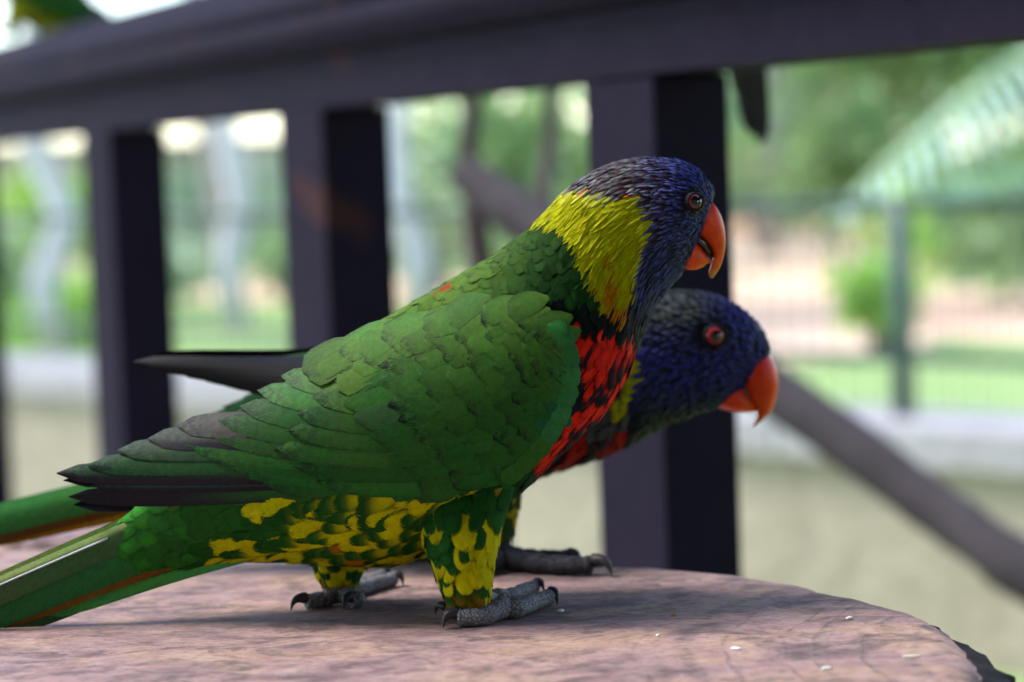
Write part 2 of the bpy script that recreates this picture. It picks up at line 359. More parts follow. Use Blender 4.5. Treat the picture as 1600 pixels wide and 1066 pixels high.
ribbon('path', [(1.3, 10.2), (1.85, 14.8), (2.6, 20), (3.5, 27), (4.6, 38)], [.5, .8, 1.2, 1.7, 2.2], GZ - .008, M_SAND, 2)

# terrace under the table and the railing
dv = np.array([math.cos(math.radians(64)), -math.sin(math.radians(64))]); nv = np.array([-dv[1] * -1, 0])
nv = np.array([-math.sin(math.radians(64)), -math.cos(math.radians(64))])         # towards the camera
P3 = np.array([.0761, 1.155]); STEP = .469
e0 = P3 - nv * .12
quad = [e0 + dv * 4, e0 - dv * 8, e0 - dv * 8 + nv * 5, e0 + dv * 4 + nv * 5]
v = [(*q, GZ) for q in quad] + [(*q, GZ - .1) for q in quad]
tag(mk('terrace', v, [(0, 1, 2, 3), (7, 6, 5, 4), (0, 4, 5, 1), (1, 5, 6, 2), (2, 6, 7, 3), (3, 7, 4, 0)], M_DECK, smooth=False), kind='structure')

# railing
RB = H + .041
def along(pr, t0, t1, nseg=40, wob=0.0):
    ts = np.linspace(t0, t1, nseg); pr = np.array(pr); V = []
    for t in ts:
        c = P3 - dv * t
        for n_, z_ in pr: q = c + nv * n_; V.append((q[0], q[1], RB + z_ + wob * math.sin(t * 3.1)))
    m = len(pr); f = grid_faces(nseg, m, wrap=True) + [tuple(range(m)), tuple((nseg - 1) * m + k for k in range(m))[::-1]]
    return np.array(V), f
rail = empty('railing', (P3[0], P3[1], GZ)); ro = np.array((P3[0], P3[1], GZ))
tag(rail, 'dark painted wooden railing with square posts and moulded handrail behind the table', 'railing')
half = [(.0215, .0), (.0215, .030), (.029, .034)]
sub = [(.0225, 0), (.0225, .0335), (-.0225, .0335), (-.0225, 0)]
vv, ff = along(sub, -1.6, 5.2); mk('sub_rail', vv, ff, M_PAINT, rail, smooth=False, org=ro)
pr = [(.026, .034), (.034, .037), (.0405, .046), (.042, .056), (.0375, .0585), (.0375, .061), (.041, .064), (.039, .070), (.034, .080), (.024, .090), (.012, .096), (0, .098)]
pr = pr + [(-a, b) for a, b in pr[-2::-1]]
vv, ff = along(pr, -1.6, 5.2, 60); mk('handrail', vv, ff, M_PAINT, rail, org=ro)
for t, w_ in ((-1.0 * STEP * 1.15, 1), (0, 1), (STEP * .925, 1.13), (STEP * 1.96, 1.18), (STEP * 3.2, 1), (STEP * 4.3, 1)):
    c = P3 - dv * t; bm = box_mesh((-.0353 * w_, -.0214 * w_, GZ), (.0353 * w_, .0214 * w_, RB - .0005), .0025)
    R = Matrix(((dv[0], nv[0], 0), (dv[1], nv[1], 0), (0, 0, 1)))
    for q in bm.verts: co = R @ q.co; q.co = Vector((co.x + c[0] - ro[0], co.y + c[1] - ro[1], co.z - GZ))
    bmesh.ops.recalc_face_normals(bm, faces=list(bm.faces)); bm_obj('post', bm, M_PAINT, rail)

# table: thick weathered slabs on trestle legs
def slab(name, outline, thick, parent, seed, org, rough=.0012):
    g = np.random.default_rng(seed); o = np.array(outline, float); n = 1300
    c = poly(np.r_[o, o[:1]], np.linspace(0, 1, n, endpoint=False))
    for _ in range(24): c = (np.roll(c, 1, 0) + 2 * c + np.roll(c, -1, 0)) / 4
    T = np.roll(c, -1, 0) - np.roll(c, 1, 0); T /= np.linalg.norm(T, axis=1)[:, None]; nn = np.stack([T[:, 1], -T[:, 0]], -1)
    area = .5 * np.sum(c[:, 0] * np.roll(c[:, 1], -1) - np.roll(c[:, 0], -1) * c[:, 1]); nn *= 1 if area > 0 else -1
    def rnd(a):
        k = g.normal(0, 1, n)
        k2 = g.normal(0, 1, n)
        for _ in range(2): k = (np.roll(k, 1) + k + np.roll(k, -1)) / 3
        for _ in range(14): k2 = (np.roll(k2, 1) + k2 + np.roll(k2, -1)) / 3
        return (k * a * .7 + k2 * a * 1.1)[:, None]
    base = rnd(rough); rings = []
    for ins, z, a in ((-.0085, 0, .0), (-.005, -.0004, .0004), (-.0022, -.0016, .0008), (-.0004, -.0042, .0012), (.005, -.006, .002), (.0095, -.014, .003), (.010, -thick * .8, .003), (-.004, -thick, .001)):
        am = 1 + .7 * np.clip((c[:, :1] - .085) / .03, 0, 1) * (c[:, 1:] > .5); q = c + nn * (ins * (1 + (am - 1) * .25 * (ins > 0)) + base * am ** .5 + rnd(a) * am); zz = z + (rnd(a * .5)[:, 0] if z else 0); rings.append(np.c_[q, np.full(n, 0) + zz])
    V = np.concatenate(rings); k = len(rings); f = grid_faces(k, n, wrap=True)
    f = [q[::-1] for q in f] if area > 0 else f
    top = tuple(range(n)); bot = tuple((k - 1) * n + i for i in range(n))[::-1]
    if area < 0: top, bot = top[::-1], bot[::-1]
    ob = mk(name, V, f + [top, bot], M_WOOD, parent, org=org); ob.data.materials.append(M_BARK_EDGE)
    mi = np.zeros(len(ob.data.polygons), np.int32); mi[3 * n:-2] = 1; mi[-1] = 1; ob.data.polygons.foreach_set('material_index', mi)
    sm = np.ones(len(ob.data.polygons), bool); sm[-2:] = False; ob.data.polygons.foreach_set('use_smooth', sm)
    return ob
table = empty('table', (0, 0, 0)); tag(table, 'low thick weathered pinkish wooden slab table with a rounded end under the birds', 'table')
b_ = lambda x, y: tuple(P(x, y)[:2])
front = [(-.9, .40), (.115, .40), b_(1556, 1150), b_(1534, 1066), b_(1524, 1022), b_(1502, 988), b_(1460, 960), b_(1400, 943), b_(1300, 920), b_(1200, 898), b_(1080, 886), b_(960, 879), b_(780, 868), b_(600, 857), b_(420, 852), b_(230, 849), b_(0, 856), (-.5, .93), (-.9, .98)]
slab('slab', front, .042, table, 4, None)
back = [(-.9, .992), (-.5, .942), b_(0, 846), b_(230, 840), b_(420, 841), b_(600, 844), b_(640, 842), b_(640, 828), b_(480, 806), b_(250, 784), b_(0, 790), (-.5, 1.11), (-.9, 1.16)]
slab('slab', back, .042, table, 5, None)
for x, y in ((-.75, .48), (-.75, 1.0), (.04, .46), (-.03, .72)):
    bm = box_mesh((x - .03, y - .03, GZ), (x + .03, y + .03, -.0425), .003); bm_obj('leg', bm, M_WOOD, table)
bm = box_mesh((-.78, .45, -.0845), (-.72, 1.04, -.0425), .003); bm_obj('crosspiece', bm, M_WOOD, table)
bm = box_mesh((-.07, .43, -.0845), (.0, .76, -.043), .003); bm_obj('crosspiece', bm, M_WOOD, table)

# seed husks on the table
M_HUSK = simple('seed_husk', (.72, .66, .5), .5, .4, var=.2, vscale=500); M_HUSKW = simple('white_fleck', (.78, .78, .76), .5, .4, var=.1)
M_HUSKO = simple('orange_fleck', (.55, .17, .03), .5, .4, var=.2)
def husk(px, py, ln, wd, ang, mat, label, cat='seed husk'):
    p = P(px, py); g = np.random.default_rng(int(px * 7 + py)); q = np.linspace(-1, 1, 9)
    c = np.c_[q * ln / 2, .12 * ln * (q ** 2) * g.uniform(-1, 1), np.full(9, wd * .34)]; R = np.array([[math.cos(ang), -math.sin(ang), 0], [math.sin(ang), math.cos(ang), 0], [0, 0, 1]])
    v, f = tube(c @ R.T, wd / 2 * np.sqrt(np.clip(1 - (q * .98) ** 2, .02, 1)) * g.uniform(.8, 1.2, 9), 8); v[:, 2] *= .7
    o = mk('seed_husk', v, f, mat); o.location = (p[0], p[1], 0.0); tag(o, label, cat, 'scraps on the table'); return o
husk(1327, 968, .0022, .0016, .6, M_HUSK, 'small yellow seed crumb between the ring cracks of the slab')
husk(1425, 1027, .0048, .0011, -.1, M_HUSK, 'long pale seed husk near the rounded slab end')
husk(876, 956, .0022, .0014, .3, M_HUSKW, 'white fleck just in front of the grey toes')
husk(1150, 1015, .0034, .0012, -.5, M_HUSKW, 'white husk beside the outermost ring crack')
husk(1292, 1046, .003, .0012, .1, M_HUSKW, 'white husk inside the inner ring cracks')
husk(1052, 962, .0016, .0012, .2, M_HUSKO, 'orange crumb on the tan middle of the slab')
husk(1028, 994, .0014, .001, 1.2, M_HUSKW, 'tiny white fleck beside a dark stain on the slab')

# unseen roof and wall added behind the viewer to block sky light on the birds
sh = empty('sky_blocker', (0, -1.6, GZ)); tag(sh, 'unseen plank roof and back wall added to block sky light behind the viewer', 'sky_blocker'); so_ = np.array((0, -1.6, GZ))
def bx(name, lo, hi, mat): return bm_obj(name, box_mesh([lo[k] - so_[k] for k in range(3)], [hi[k] - so_[k] for k in range(3)], .004), mat, sh)
for i in range(20): bx('blocker_plank', (-4 + i * .4, -3.4, 1.74), (-3.605 + i * .4, .25, 1.77), M_PAINT)
for x in (-3.6, -1.2, 1.2, 3.6): bx('blocker_rafter', (x - .05, -3.4, 1.62), (x + .05, .22, 1.738), M_PAINT)
bx('blocker_wall', (-4, -3.5, GZ), (4, -3.41, 1.77), M_CONC)
for x in (-3.6, 3.6): bx('blocker_post', (x - .06, .05, GZ), (x + .06, .17, 1.618), M_PAINT)
# perch branch and climbing stems behind the railing
pb = empty('perch_branch', P(735, 1200, GZ)); po = np.array(pb.location)
def limb(name, pts, rad, mat, parent, org, n=40, wob=.004, seed=0):
    g = np.random.default_rng(seed); p = np.array([W(a, b, z) for a, b, z in pts]); c = cubic(p, np.linspace(0, len(p) - 1, n)); c[1:-1] += g.normal(0, wob, (n - 2, 3)) * .4
    for _ in range(2): c[1:-1] = (c[:-2] + 2 * c[1:-1] + c[2:]) / 4
    r = np.interp(np.linspace(0, 1, n), np.linspace(0, 1, len(rad)), rad) * (1 + g.normal(0, .05, n)); v, f = tube(c, r, 14); return mk(name, v, f, mat, parent, org=org)
def depth_at_ground(px, Z, z): # image y where a vertical through (px, depth) meets height z
    lo, hi = 0, 6000
    for _ in range(40):
        md = (lo + hi) / 2
        if W(px, md, Z)[2] > z: lo = md
        else: hi = md
    return lo
tag(pb, 'bare grey perch branch slanting down behind the railing with two thin upright stems', 'branch')
yb = depth_at_ground(2350, 1.75, GZ)
limb('limb', [(722, 268, 2.45), (800, 328, 2.4), (1000, 462, 2.25), (1230, 625, 2.1), (1460, 790, 2.0), (1600, 895, 1.93), (1900, 1130, 1.85), (2350, yb, 1.75)], [.020, .026, .024, .024, .024, .025, .028], M_BRANCH, pb, po, seed=1)
yb = depth_at_ground(790, 2.45, GZ)
limb('stem', [(742, -260, 2.45), (750, 60, 2.45), (738, 160, 2.45), (733, 260, 2.45), (745, 360, 2.45), (760, 480, 2.45), (775, 1000, 2.45), (790, yb, 2.45)], [.010, .009, .011, .012, .016, .018, .02], M_VINE, pb, po, seed=2)
limb('stem', [(868, -260, 2.42), (864, 60, 2.42), (866, 150, 2.42), (858, 250, 2.41), (850, 362, 2.36)], [.008, .008, .008, .009], M_VINE, pb, po, n=26, seed=3)

# low concrete wall with coping, running away to the left
A0 = np.array([1.9, 2.95]); A1 = np.array([-2.6, 7.5]); wdir = (A1 - A0) / np.linalg.norm(A1 - A0); wn = np.array([-wdir[1], wdir[0]]); wn = wn if wn[1] > 0 else -wn
lw = empty('low_wall', (*A0, GZ)); lo_ = np.array((*A0, GZ)); tag(lw, 'pale concrete low wall with grey coping, below the garden fence', 'wall')
WT = H - .50
def prism(name, a, b, n0, n1, z0, z1, mat, parent, org):
    c = [a + wn * n0, a + wn * n1, b + wn * n1, b + wn * n0]; v = [(*q, z0) for q in c] + [(*q, z1) for q in c]
    return mk(name, v, [(3, 2, 1, 0), (4, 5, 6, 7), (0, 1, 5, 4), (1, 2, 6, 5), (2, 3, 7, 6), (3, 0, 4, 7)], mat, parent, smooth=False, org=org)
B0, B1 = A0 - wdir * 1.5, A1 + wdir * 6
prism('wall_face', B0, B1, 0, .22, GZ - .02, WT - .07, M_CONC, lw, lo_)
for i in range(12):
    s0 = B0 + wdir * (i * 1.16); prism('coping_slab', s0, s0 + wdir * 1.15, -.03, .27, WT - .068, WT, M_COPE, lw, lo_)
# garden bed level behind the wall
q4 = [B0 + wn * .22, B1 + wn * .22, B1 + wn * 3.0 + np.array([0, 3]), B0 + wn * 3.0]
# wire fence on the wall
fn = empty('wire_fence', (*(A0 + wn * .12), WT)); fo = np.array((*(A0 + wn * .12), WT)); tag(fn, 'green wire fence with thin posts standing on the low wall', 'fence')
def fence_pt(px):   # wall line point seen at picture column px
    k = (px - 800) / F; o_ = A0 + wn * .12; t = (k * o_[1] - o_[0]) / (wdir[0] - k * wdir[1]); return o_ + wdir * t
FTOP = .41
for px in (1412, 560, -160):
    c = fence_pt(px); v, f = tube([(c[0], c[1], WT), (c[0], c[1], WT + FTOP)], [.022, .022], 10); mk('fence_post', v, f, M_FENCE, fn, org=fo)
for z_, r_ in ((.11, .009), (.40, .012)):
    a, b = B0 + wn * .12, B1 + wn * .12; v, f = tube([(*a, WT + z_), (*b, WT + z_)], [r_, r_], 8); mk('fence_rail', v, f, M_FENCE, fn, org=fo)
V, Fc = [], []; a = B0 + wn * .12
for i in range(210):
    c = a + wdir * (.05 * i + .02); v, f = tube([(*c, WT + .02), (*c, WT + FTOP)], [.0022, .0022], 5); n0 = len(V) * 10; V.append(v); Fc += [tuple(k + n0 for k in q) for q in f]
tag(mk('wires', np.concatenate(V), Fc, M_TEAL, fn, org=fo), kind='stuff')

# planting
def leaves(name, blobs, count, size, cols, parent, org, seed, mat=None, droop=.3):
    g = np.random.default_rng(seed); bl = np.array(blobs, float); wgt = bl[:, 3] ** 2; k = g.choice(len(bl), count, p=wgt / wgt.sum())
    d = g.normal(0, 1, (count, 3)); d /= np.linalg.norm(d, axis=1)[:, None]; rr = g.uniform(.25, 1, count) ** .5
    c = bl[k, :3] + d * (bl[k, 3] * rr)[:, None] * np.array([1, 1, .85])
    a = g.normal(0, 1, (count, 3)); a[:, 2] -= droop; a /= np.linalg.norm(a, axis=1)[:, None]; b = np.cross(a, g.normal(0, 1, (count, 3))); b /= np.linalg.norm(b, axis=1)[:, None]
    nrm = np.cross(a, b); s = (size * g.uniform(.6, 1.35, count))[:, None]
    pts = np.stack([c, c + a * s * .45 + b * s * .26 + nrm * s * .05, c + a * s, c + a * s * .45 - b * s * .26 + nrm * s * .05], 1)
    col = np.array(cols)[g.integers(0, len(cols), count)] * g.uniform(.65, 1.3, (count, 1)); col = np.repeat(col, 4, 0)
    f = np.arange(count * 4).reshape(-1, 4)
    return mk(name, pts.reshape(-1, 3), f, mat or M_LEAF, parent, col, smooth=False, org=org)
LG = [(.13, .21, .10), (.19, .28, .13), (.09, .16, .08), (.24, .32, .17)]; PALE = [(.22, .29, .23), (.30, .37, .29), (.16, .23, .18), (.36, .42, .35)]; BRIGHT = [(.24, .38, .07), (.32, .44, .12), (.16, .30, .05)]  # PALE: washed-out glare of the background put into the leaf colours
def tree(x, y, h, cr, cols, label, seed, n=3600, size=.17, trunk_r=.09, lean=0.0, mat=None, tcol=None):
    g = np.random.default_rng(seed); org = np.array((x, y, GZ - .02)); t = empty('tree', org); tag(t, label, 'tree', 'garden trees')
    top = org + [lean * h, 0, h]; q = np.linspace(0, 1, 16)[:, None]; c = org * (1 - q) + top * q; c[1:-1, :2] += g.normal(0, .05, (14, 2))
    v, f = tube(c, np.linspace(trunk_r, trunk_r * .35, 16), 10); V, Fc = [v], list(f)
    blobs = []
    for i in range(9):
        s = org * (1 - .45 - .05 * i) + top * (.45 + .05 * i); a = i * 2.4 + g.uniform(-.4, .4); e = s + np.array([math.cos(a) * cr * .8, math.sin(a) * cr * .8, cr * g.uniform(.0, .6)])
        qq = np.linspace(0, 1, 8)[:, None]; l = s * (1 - qq) + e * qq; l[:, 2] += .15 * np.sin(qq[:, 0] * np.pi); v, f = tube(l, np.linspace(trunk_r * .4, .012, 8), 6)
        n0 = sum(len(w) for w in V); V.append(v); Fc += [tuple(k + n0 for k in z) for z in f]; blobs.append((*e, cr * g.uniform(.35, .6))); blobs.append((*((s + e) / 2), cr * .4))
    mk('trunk', np.concatenate(V), Fc, tcol or M_TRUNK, t, org=org)
    leaves('crown', blobs, n, size, cols, t, org, seed + 50, mat); return t
def shrub(x, y, w, h, cols, label, seed, n=1100, size=.12, z0=None):
    g = np.random.default_rng(seed); z0 = GZ - .02 if z0 is None else z0; org = np.array((x, y, z0)); t = empty('shrub', org); tag(t, label, 'shrub', 'garden shrubs')
    blobs = [(x + g.uniform(-.6, .6) * w, y + g.uniform(-.5, .5) * w, z0 + h * g.uniform(.25, .85), w * g.uniform(.3, .5)) for _ in range(10)]
    V, Fc = [], []
    for i in range(6):
        b = np.array(blobs[i][:3]); l = np.array([org + [g.uniform(-.05, .05), 0, 0], (org + b) / 2 + [0, 0, .05], b]); v, f = tube(cubic(l, np.linspace(0, 2, 8)), np.linspace(.02, .006, 8), 6)
        n0 = sum(len(q) for q in V); V.append(v); Fc += [tuple(k + n0 for k in z) for z in f]
    mk('stems', np.concatenate(V), Fc, M_VINE, t, org=org); leaves('foliage', blobs, n, size, cols, t, org, seed + 20); return t
def gpos(px, Y): return (px - 800) / F * Y, Y
for i, (px, Y, h, cr, cols, lab, ns, sz, lean) in enumerate([
    (1210, 21, 7.0, 2.0, PALE, 'tall pale green tree behind the sandy path', 2600, .24, .02), (1480, 26, 3.2, 1.7, LG, 'broad dark green tree beyond the wire fence', 3600, .24, 0),
    (1330, 30, 3.6, 2.0, PALE, 'big pale green tree far behind the path', 4200, .30, -.02), (1640, 17, 6.0, 1.9, PALE, 'greyish green tree beside the palm', 3200, .2, 0), (1560, 32, 3.4, 2.2, PALE, 'broad pale tree behind the palm fronds', 5200, .34, 0), (1400, 40, 4.2, 2.6, PALE, 'pale crown rising farthest behind the fence', 5200, .42, 0), (1150, 44, 4.2, 2.6, LG, 'wide crown behind the peach house', 4200, .4, 0),
    (60, 27, 7.5, 1.9, PALE, 'slim pale tree at the far bend of the path', 450, .26, .02), (330, 20, 6.5, 1.5, BRIGHT, 'light green tree with thin crown past the lawn', 350, .22, -.01),
    (560, 26, 7.5, 2.2, LG, 'leafy tree behind the middle of the lawn', 1100, .26, 0), (860, 23, 7.5, 2.2, PALE, 'pale leafy tree behind the two upright stems', 2600, .26, .01),
    (-150, 24, 8, 2.4, LG, 'dark tree at the end of the path', 2600, .26, 0), (1000, 34, 9.5, 3.0, LG, 'distant round tree behind the birds', 3200, .32, 0)]):
    x, y = gpos(px, Y); tree(x, y, h, cr, cols, lab, 100 + i, ns, sz, lean=lean)
for i, (px, Y, w, h, cols, lab, ns, sz) in enumerate([
    (1380, 10.5, .2, .45, BRIGHT, 'small bright bush beside the sandy path', 700, .10), (1560, 17.5, 1.3, .7, BRIGHT, 'wide low bright bush behind the second path bend', 1500, .14),
    (1400, 20, 1.0, 1.3, LG, 'rounded green bush between the two paths', 1500, .16), (1660, 13, .9, 1.2, LG, 'dark bush near the palm', 1300, .13),
    (110, 13, .6, .32, BRIGHT, 'low yellow green bush on the lawn', 700, .10), (235, 15.5, .55, .5, PALE, 'small pale bush in front of the low whitewashed building', 700, .11), (440, 17, .5, .42, LG, 'small green bush by the near edge of the path', 600, .11), (-20, 16, .6, .5, LG, 'rounded green bush by the far bend of the path', 700, .11), (330, 24, .9, .9, PALE, 'pale bush behind the path', 900, .16), (130, 25, .9, 1.0, BRIGHT, 'yellowish bush growing against the whitewashed building', 900, .16),
    (560, 22, .9, 1.2, PALE, 'large bush in front of the lawn trees', 1700, .18), (690, 17, 1.0, 1.2, PALE, 'pale bush behind the climbing stems', 1300, .15),
    (880, 16, 1.2, 1.6, LG, 'tall bush behind the perch branch', 1600, .16), (1050, 19, 1.2, 1.3, LG, 'green bush at the foot of the distant trees', 1400, .16), (1180, 26, 1.1, 1.9, PALE, 'pale bush next to the peach house', 1300, .2)]):
    x, y = gpos(px, Y); shrub(x, y, w, h, cols, lab, 200 + i, ns, sz)

# long whitewashed pavilion far to the left
vx, vy = gpos(260, 31); vo_ = np.array((vx, vy, GZ - .02)); pav = empty('pavilion', vo_); tag(pav, 'long low whitewashed garden building with pale pillars beyond the lawn', 'building')
M_WHITE = ground_mat('whitewash', (.76, .78, .77), (.84, .85, .84), .5, 6); M_PINKW = ground_mat('pale_lilac_render', (.60, .54, .56), (.68, .62, .64), .5, 6); M_PANE = simple('pale_glass', (.62, .70, .68), .25, .5, var=.2, vscale=3)
bm = box_mesh((-4.2, .8, 0), (4.2, 4, 1.3)); bm_obj('wall', bm, M_WHITE, pav)
bm = box_mesh((-4.5, -.3, 1.303), (4.5, 4.4, 1.4)); bm_obj('roof', bm, M_ROOF, pav)
for x in np.linspace(-4.0, 4.0, 7): bm_obj('pillar', box_mesh((x - .16, -.2, 0), (x + .16, .12, 1.3), .02), M_PINKW, pav)
for x in np.linspace(-3.3, 3.3, 6): bm_obj('window', box_mesh((x - .38, .76, .35), (x + .38, .84, 1.05)), M_PANE, pav)
for i, (px, Y, h, lab) in enumerate(((85, 12.5, 5.5, 'slender tree with smooth lilac white trunk near the yellow green bush'), (372, 13.5, 6, 'straight young tree with whitish trunk on the lawn'), (655, 14, 6, 'thin pale trunked tree left of the two upright stems'))):
    x, y = gpos(px, Y); tree(x, y, h, 1.2, PALE, lab, 400 + i, 1200, .16, trunk_r=.085, lean=.01, tcol=M_PALETRUNK)
# palm beside the fence: arching fronds with hanging leaflets
def frond(parent, org, pts, ll, seed, cols):
    g = np.random.default_rng(seed); p = np.array(pts, float); c = cubic(p, np.linspace(0, len(p) - 1, 60)); v, f = tube(c, np.linspace(.016, .004, 60), 6); V, Fc, Cc = [v], list(f), [np.tile((.2, .26, .12), (len(v), 1))]
    T = np.gradient(c, axis=0); T /= np.linalg.norm(T, axis=1)[:, None]
    for i in range(8, 60, 2):
        sd_ = np.cross(T[i], [0, 0, 1.]); sd_ /= np.linalg.norm(sd_); k = ll * math.sin(math.pi * min(1, (i - 4) / 60) ** .75) * g.uniform(.85, 1.1)
        for s in (-1, 1):
            d = T[i] * .55 + sd_ * s * .75 + np.array([0, 0, .12]); d /= np.linalg.norm(d); b = T[i] * .013
            q = np.linspace(0, 1, 5)[:, None]; l = c[i] + d * q * k + np.array([0, 0, -1]) * (q ** 2) * k * .55; wq = (np.sin(np.clip(q * .92 + .1, 0, 1) * np.pi))
            pts_ = np.stack([l - b * wq, l + b * wq], 1).reshape(-1, 3); n0 = sum(len(a) for a in V); V.append(pts_); Fc += grid_faces(5, 2, n0); Cc.append(np.tile(np.array(cols) * g.uniform(.8, 1.2), (10, 1)))
    return mk('frond', np.concatenate(V), Fc, M_FROND, parent, np.concatenate(Cc), smooth=False, org=org)
cx, cy = 2.05, 6.6; porg = np.array((cx, cy, GZ - .02)); palm = empty('palm_tree', porg); tag(palm, 'palm with long pale arching fronds beyond the railing', 'palm')
q = np.linspace(0, 1, 20)[:, None]; crown = np.array((cx, cy, 1.05)); v, f = tube(porg * (1 - q) + crown * q, .075 * (1 + .08 * np.sin(np.linspace(0, 60, 20))), 12); mk('trunk', v, f, M_TRUNK, palm, org=porg)
PC = (.22, .31, .27)
frond(palm, porg, [crown, W(1780, -40, 6.3), W(1600, 95, 6.0), W(1450, 215, 5.8), W(1310, 330, 5.7)], .27, 1, (.34, .42, .39))
frond(palm, porg, [crown, W(1800, 190, 6.2), W(1640, 250, 5.9), W(1500, 285, 5.7), W(1380, 330, 5.6)], .15, 2, (.15, .24, .2))
for i, a in enumerate(np.linspace(-1.3, 1.7, 6)):
    d = np.array((math.cos(a), math.sin(a), 0)); frond(palm, porg, [crown, crown + d * .45 + [0, 0, .45], crown + d * 1.0 + [0, 0, .55], crown + d * 1.5 + [0, 0, .2]], .4, 10 + i, PC)

# peach house far behind the path
hx, hy = gpos(1235, 33); ho = np.array((hx, hy, GZ - .02)); house = empty('house', ho); tag(house, 'distant peach stucco house with grey roof behind the path', 'house')
bm = box_mesh((-1.6, 0, 0), (1.6, 3, 2.3)); bm_obj('wall', bm, M_STUCCO, house)
v = np.array([(-1.9, -.4, 2.3), (1.9, -.4, 2.3), (1.9, 3.4, 2.3), (-1.9, 3.4, 2.3), (-1.2, 1.5, 3.3), (1.2, 1.5, 3.3)])
mk('roof', v, [(0, 1, 5, 4), (1, 2, 5), (2, 3, 4, 5), (3, 0, 4), (3, 2, 1, 0)], M_ROOF, house, smooth=False)
for x in (-.9, .75):
    bm = box_mesh((x - .3, -.03, .9), (x + .3, .02, 1.8)); w_ = bm_obj('window', bm, M_ROOF, house)
bm = box_mesh((-.25, -.03, 0), (.25, .02, 1.8)); bm_obj('door', bm, M_FENCE, house)


# ------------------------------------------------------------------ the birds
class Loft:
    """stations (top x, top y, bottom x, bottom y, half width, depth) in picture-scale units of the bird's own mid plane"""
    def __init__(s, st, Zb):
        s.st = np.array([list(a) + [0] * (6 - len(a)) for a in st], float); s.n = len(st); s.Z = Zb; s.S = F / Zb
    def px(s, u, v):
        q = cubic(s.st, u); c, w = np.cos(v), np.sin(v)
        mx, my = (q[..., 0] + q[..., 2]) / 2, (q[..., 1] + q[..., 3]) / 2
        hx, hy = (q[..., 0] - q[..., 2]) / 2, (q[..., 1] - q[..., 3]) / 2
        return np.stack([mx + hx * c, my + hy * c, q[..., 5] - q[..., 4] * w], -1)
    def world(s, p): return W(p[..., 0], p[..., 1], np.full(p[..., 0].shape, s.Z)) + FW * (p[..., 2] / s.S)[..., None]
    def nrm(s, u, v):
        e = .02
        a = s.px(np.clip(u + e, 0, s.n - 1), v) - s.px(np.clip(u - e, 0, s.n - 1), v); b = s.px(u, v + e) - s.px(u, v - e)
        n = np.cross(a, b); n /= np.linalg.norm(n, axis=-1)[..., None] + 1e-9
        c = s.px(u, v); q = cubic(s.st, u); mid = np.stack([(q[..., 0] + q[..., 2]) / 2, (q[..., 1] + q[..., 3]) / 2, q[..., 5]], -1)
        sg = np.sign(((c - mid) * n).sum(-1)); sg[sg == 0] = 1
        return n * sg[..., None]
    def mesh(s, nu=90, nv=56):
        U, V = np.meshgrid(np.linspace(0, s.n - 1, nu), np.linspace(0, 2 * np.pi, nv, endpoint=False), indexing='ij')
        p = s.px(U, V); f = grid_faces(nu, nv, wrap=True) + [tuple(range(nv))[::-1], tuple((nu - 1) * nv + k for k in range(nv))]
        return p, f

def prof_round(t): return np.where(t < .55, .55 + .45 * np.sin(t / .55 * np.pi / 2), np.sqrt(np.clip(1 - ((t - .55) / .45) ** 2.2, 0, 1)))
def prof_point(t): return np.clip(np.sin(np.clip(t * .9 + .18, 0, 1.08) * np.pi / 1.08) ** .8, 0.02, 1) * np.where(t > .98, .12, 1)

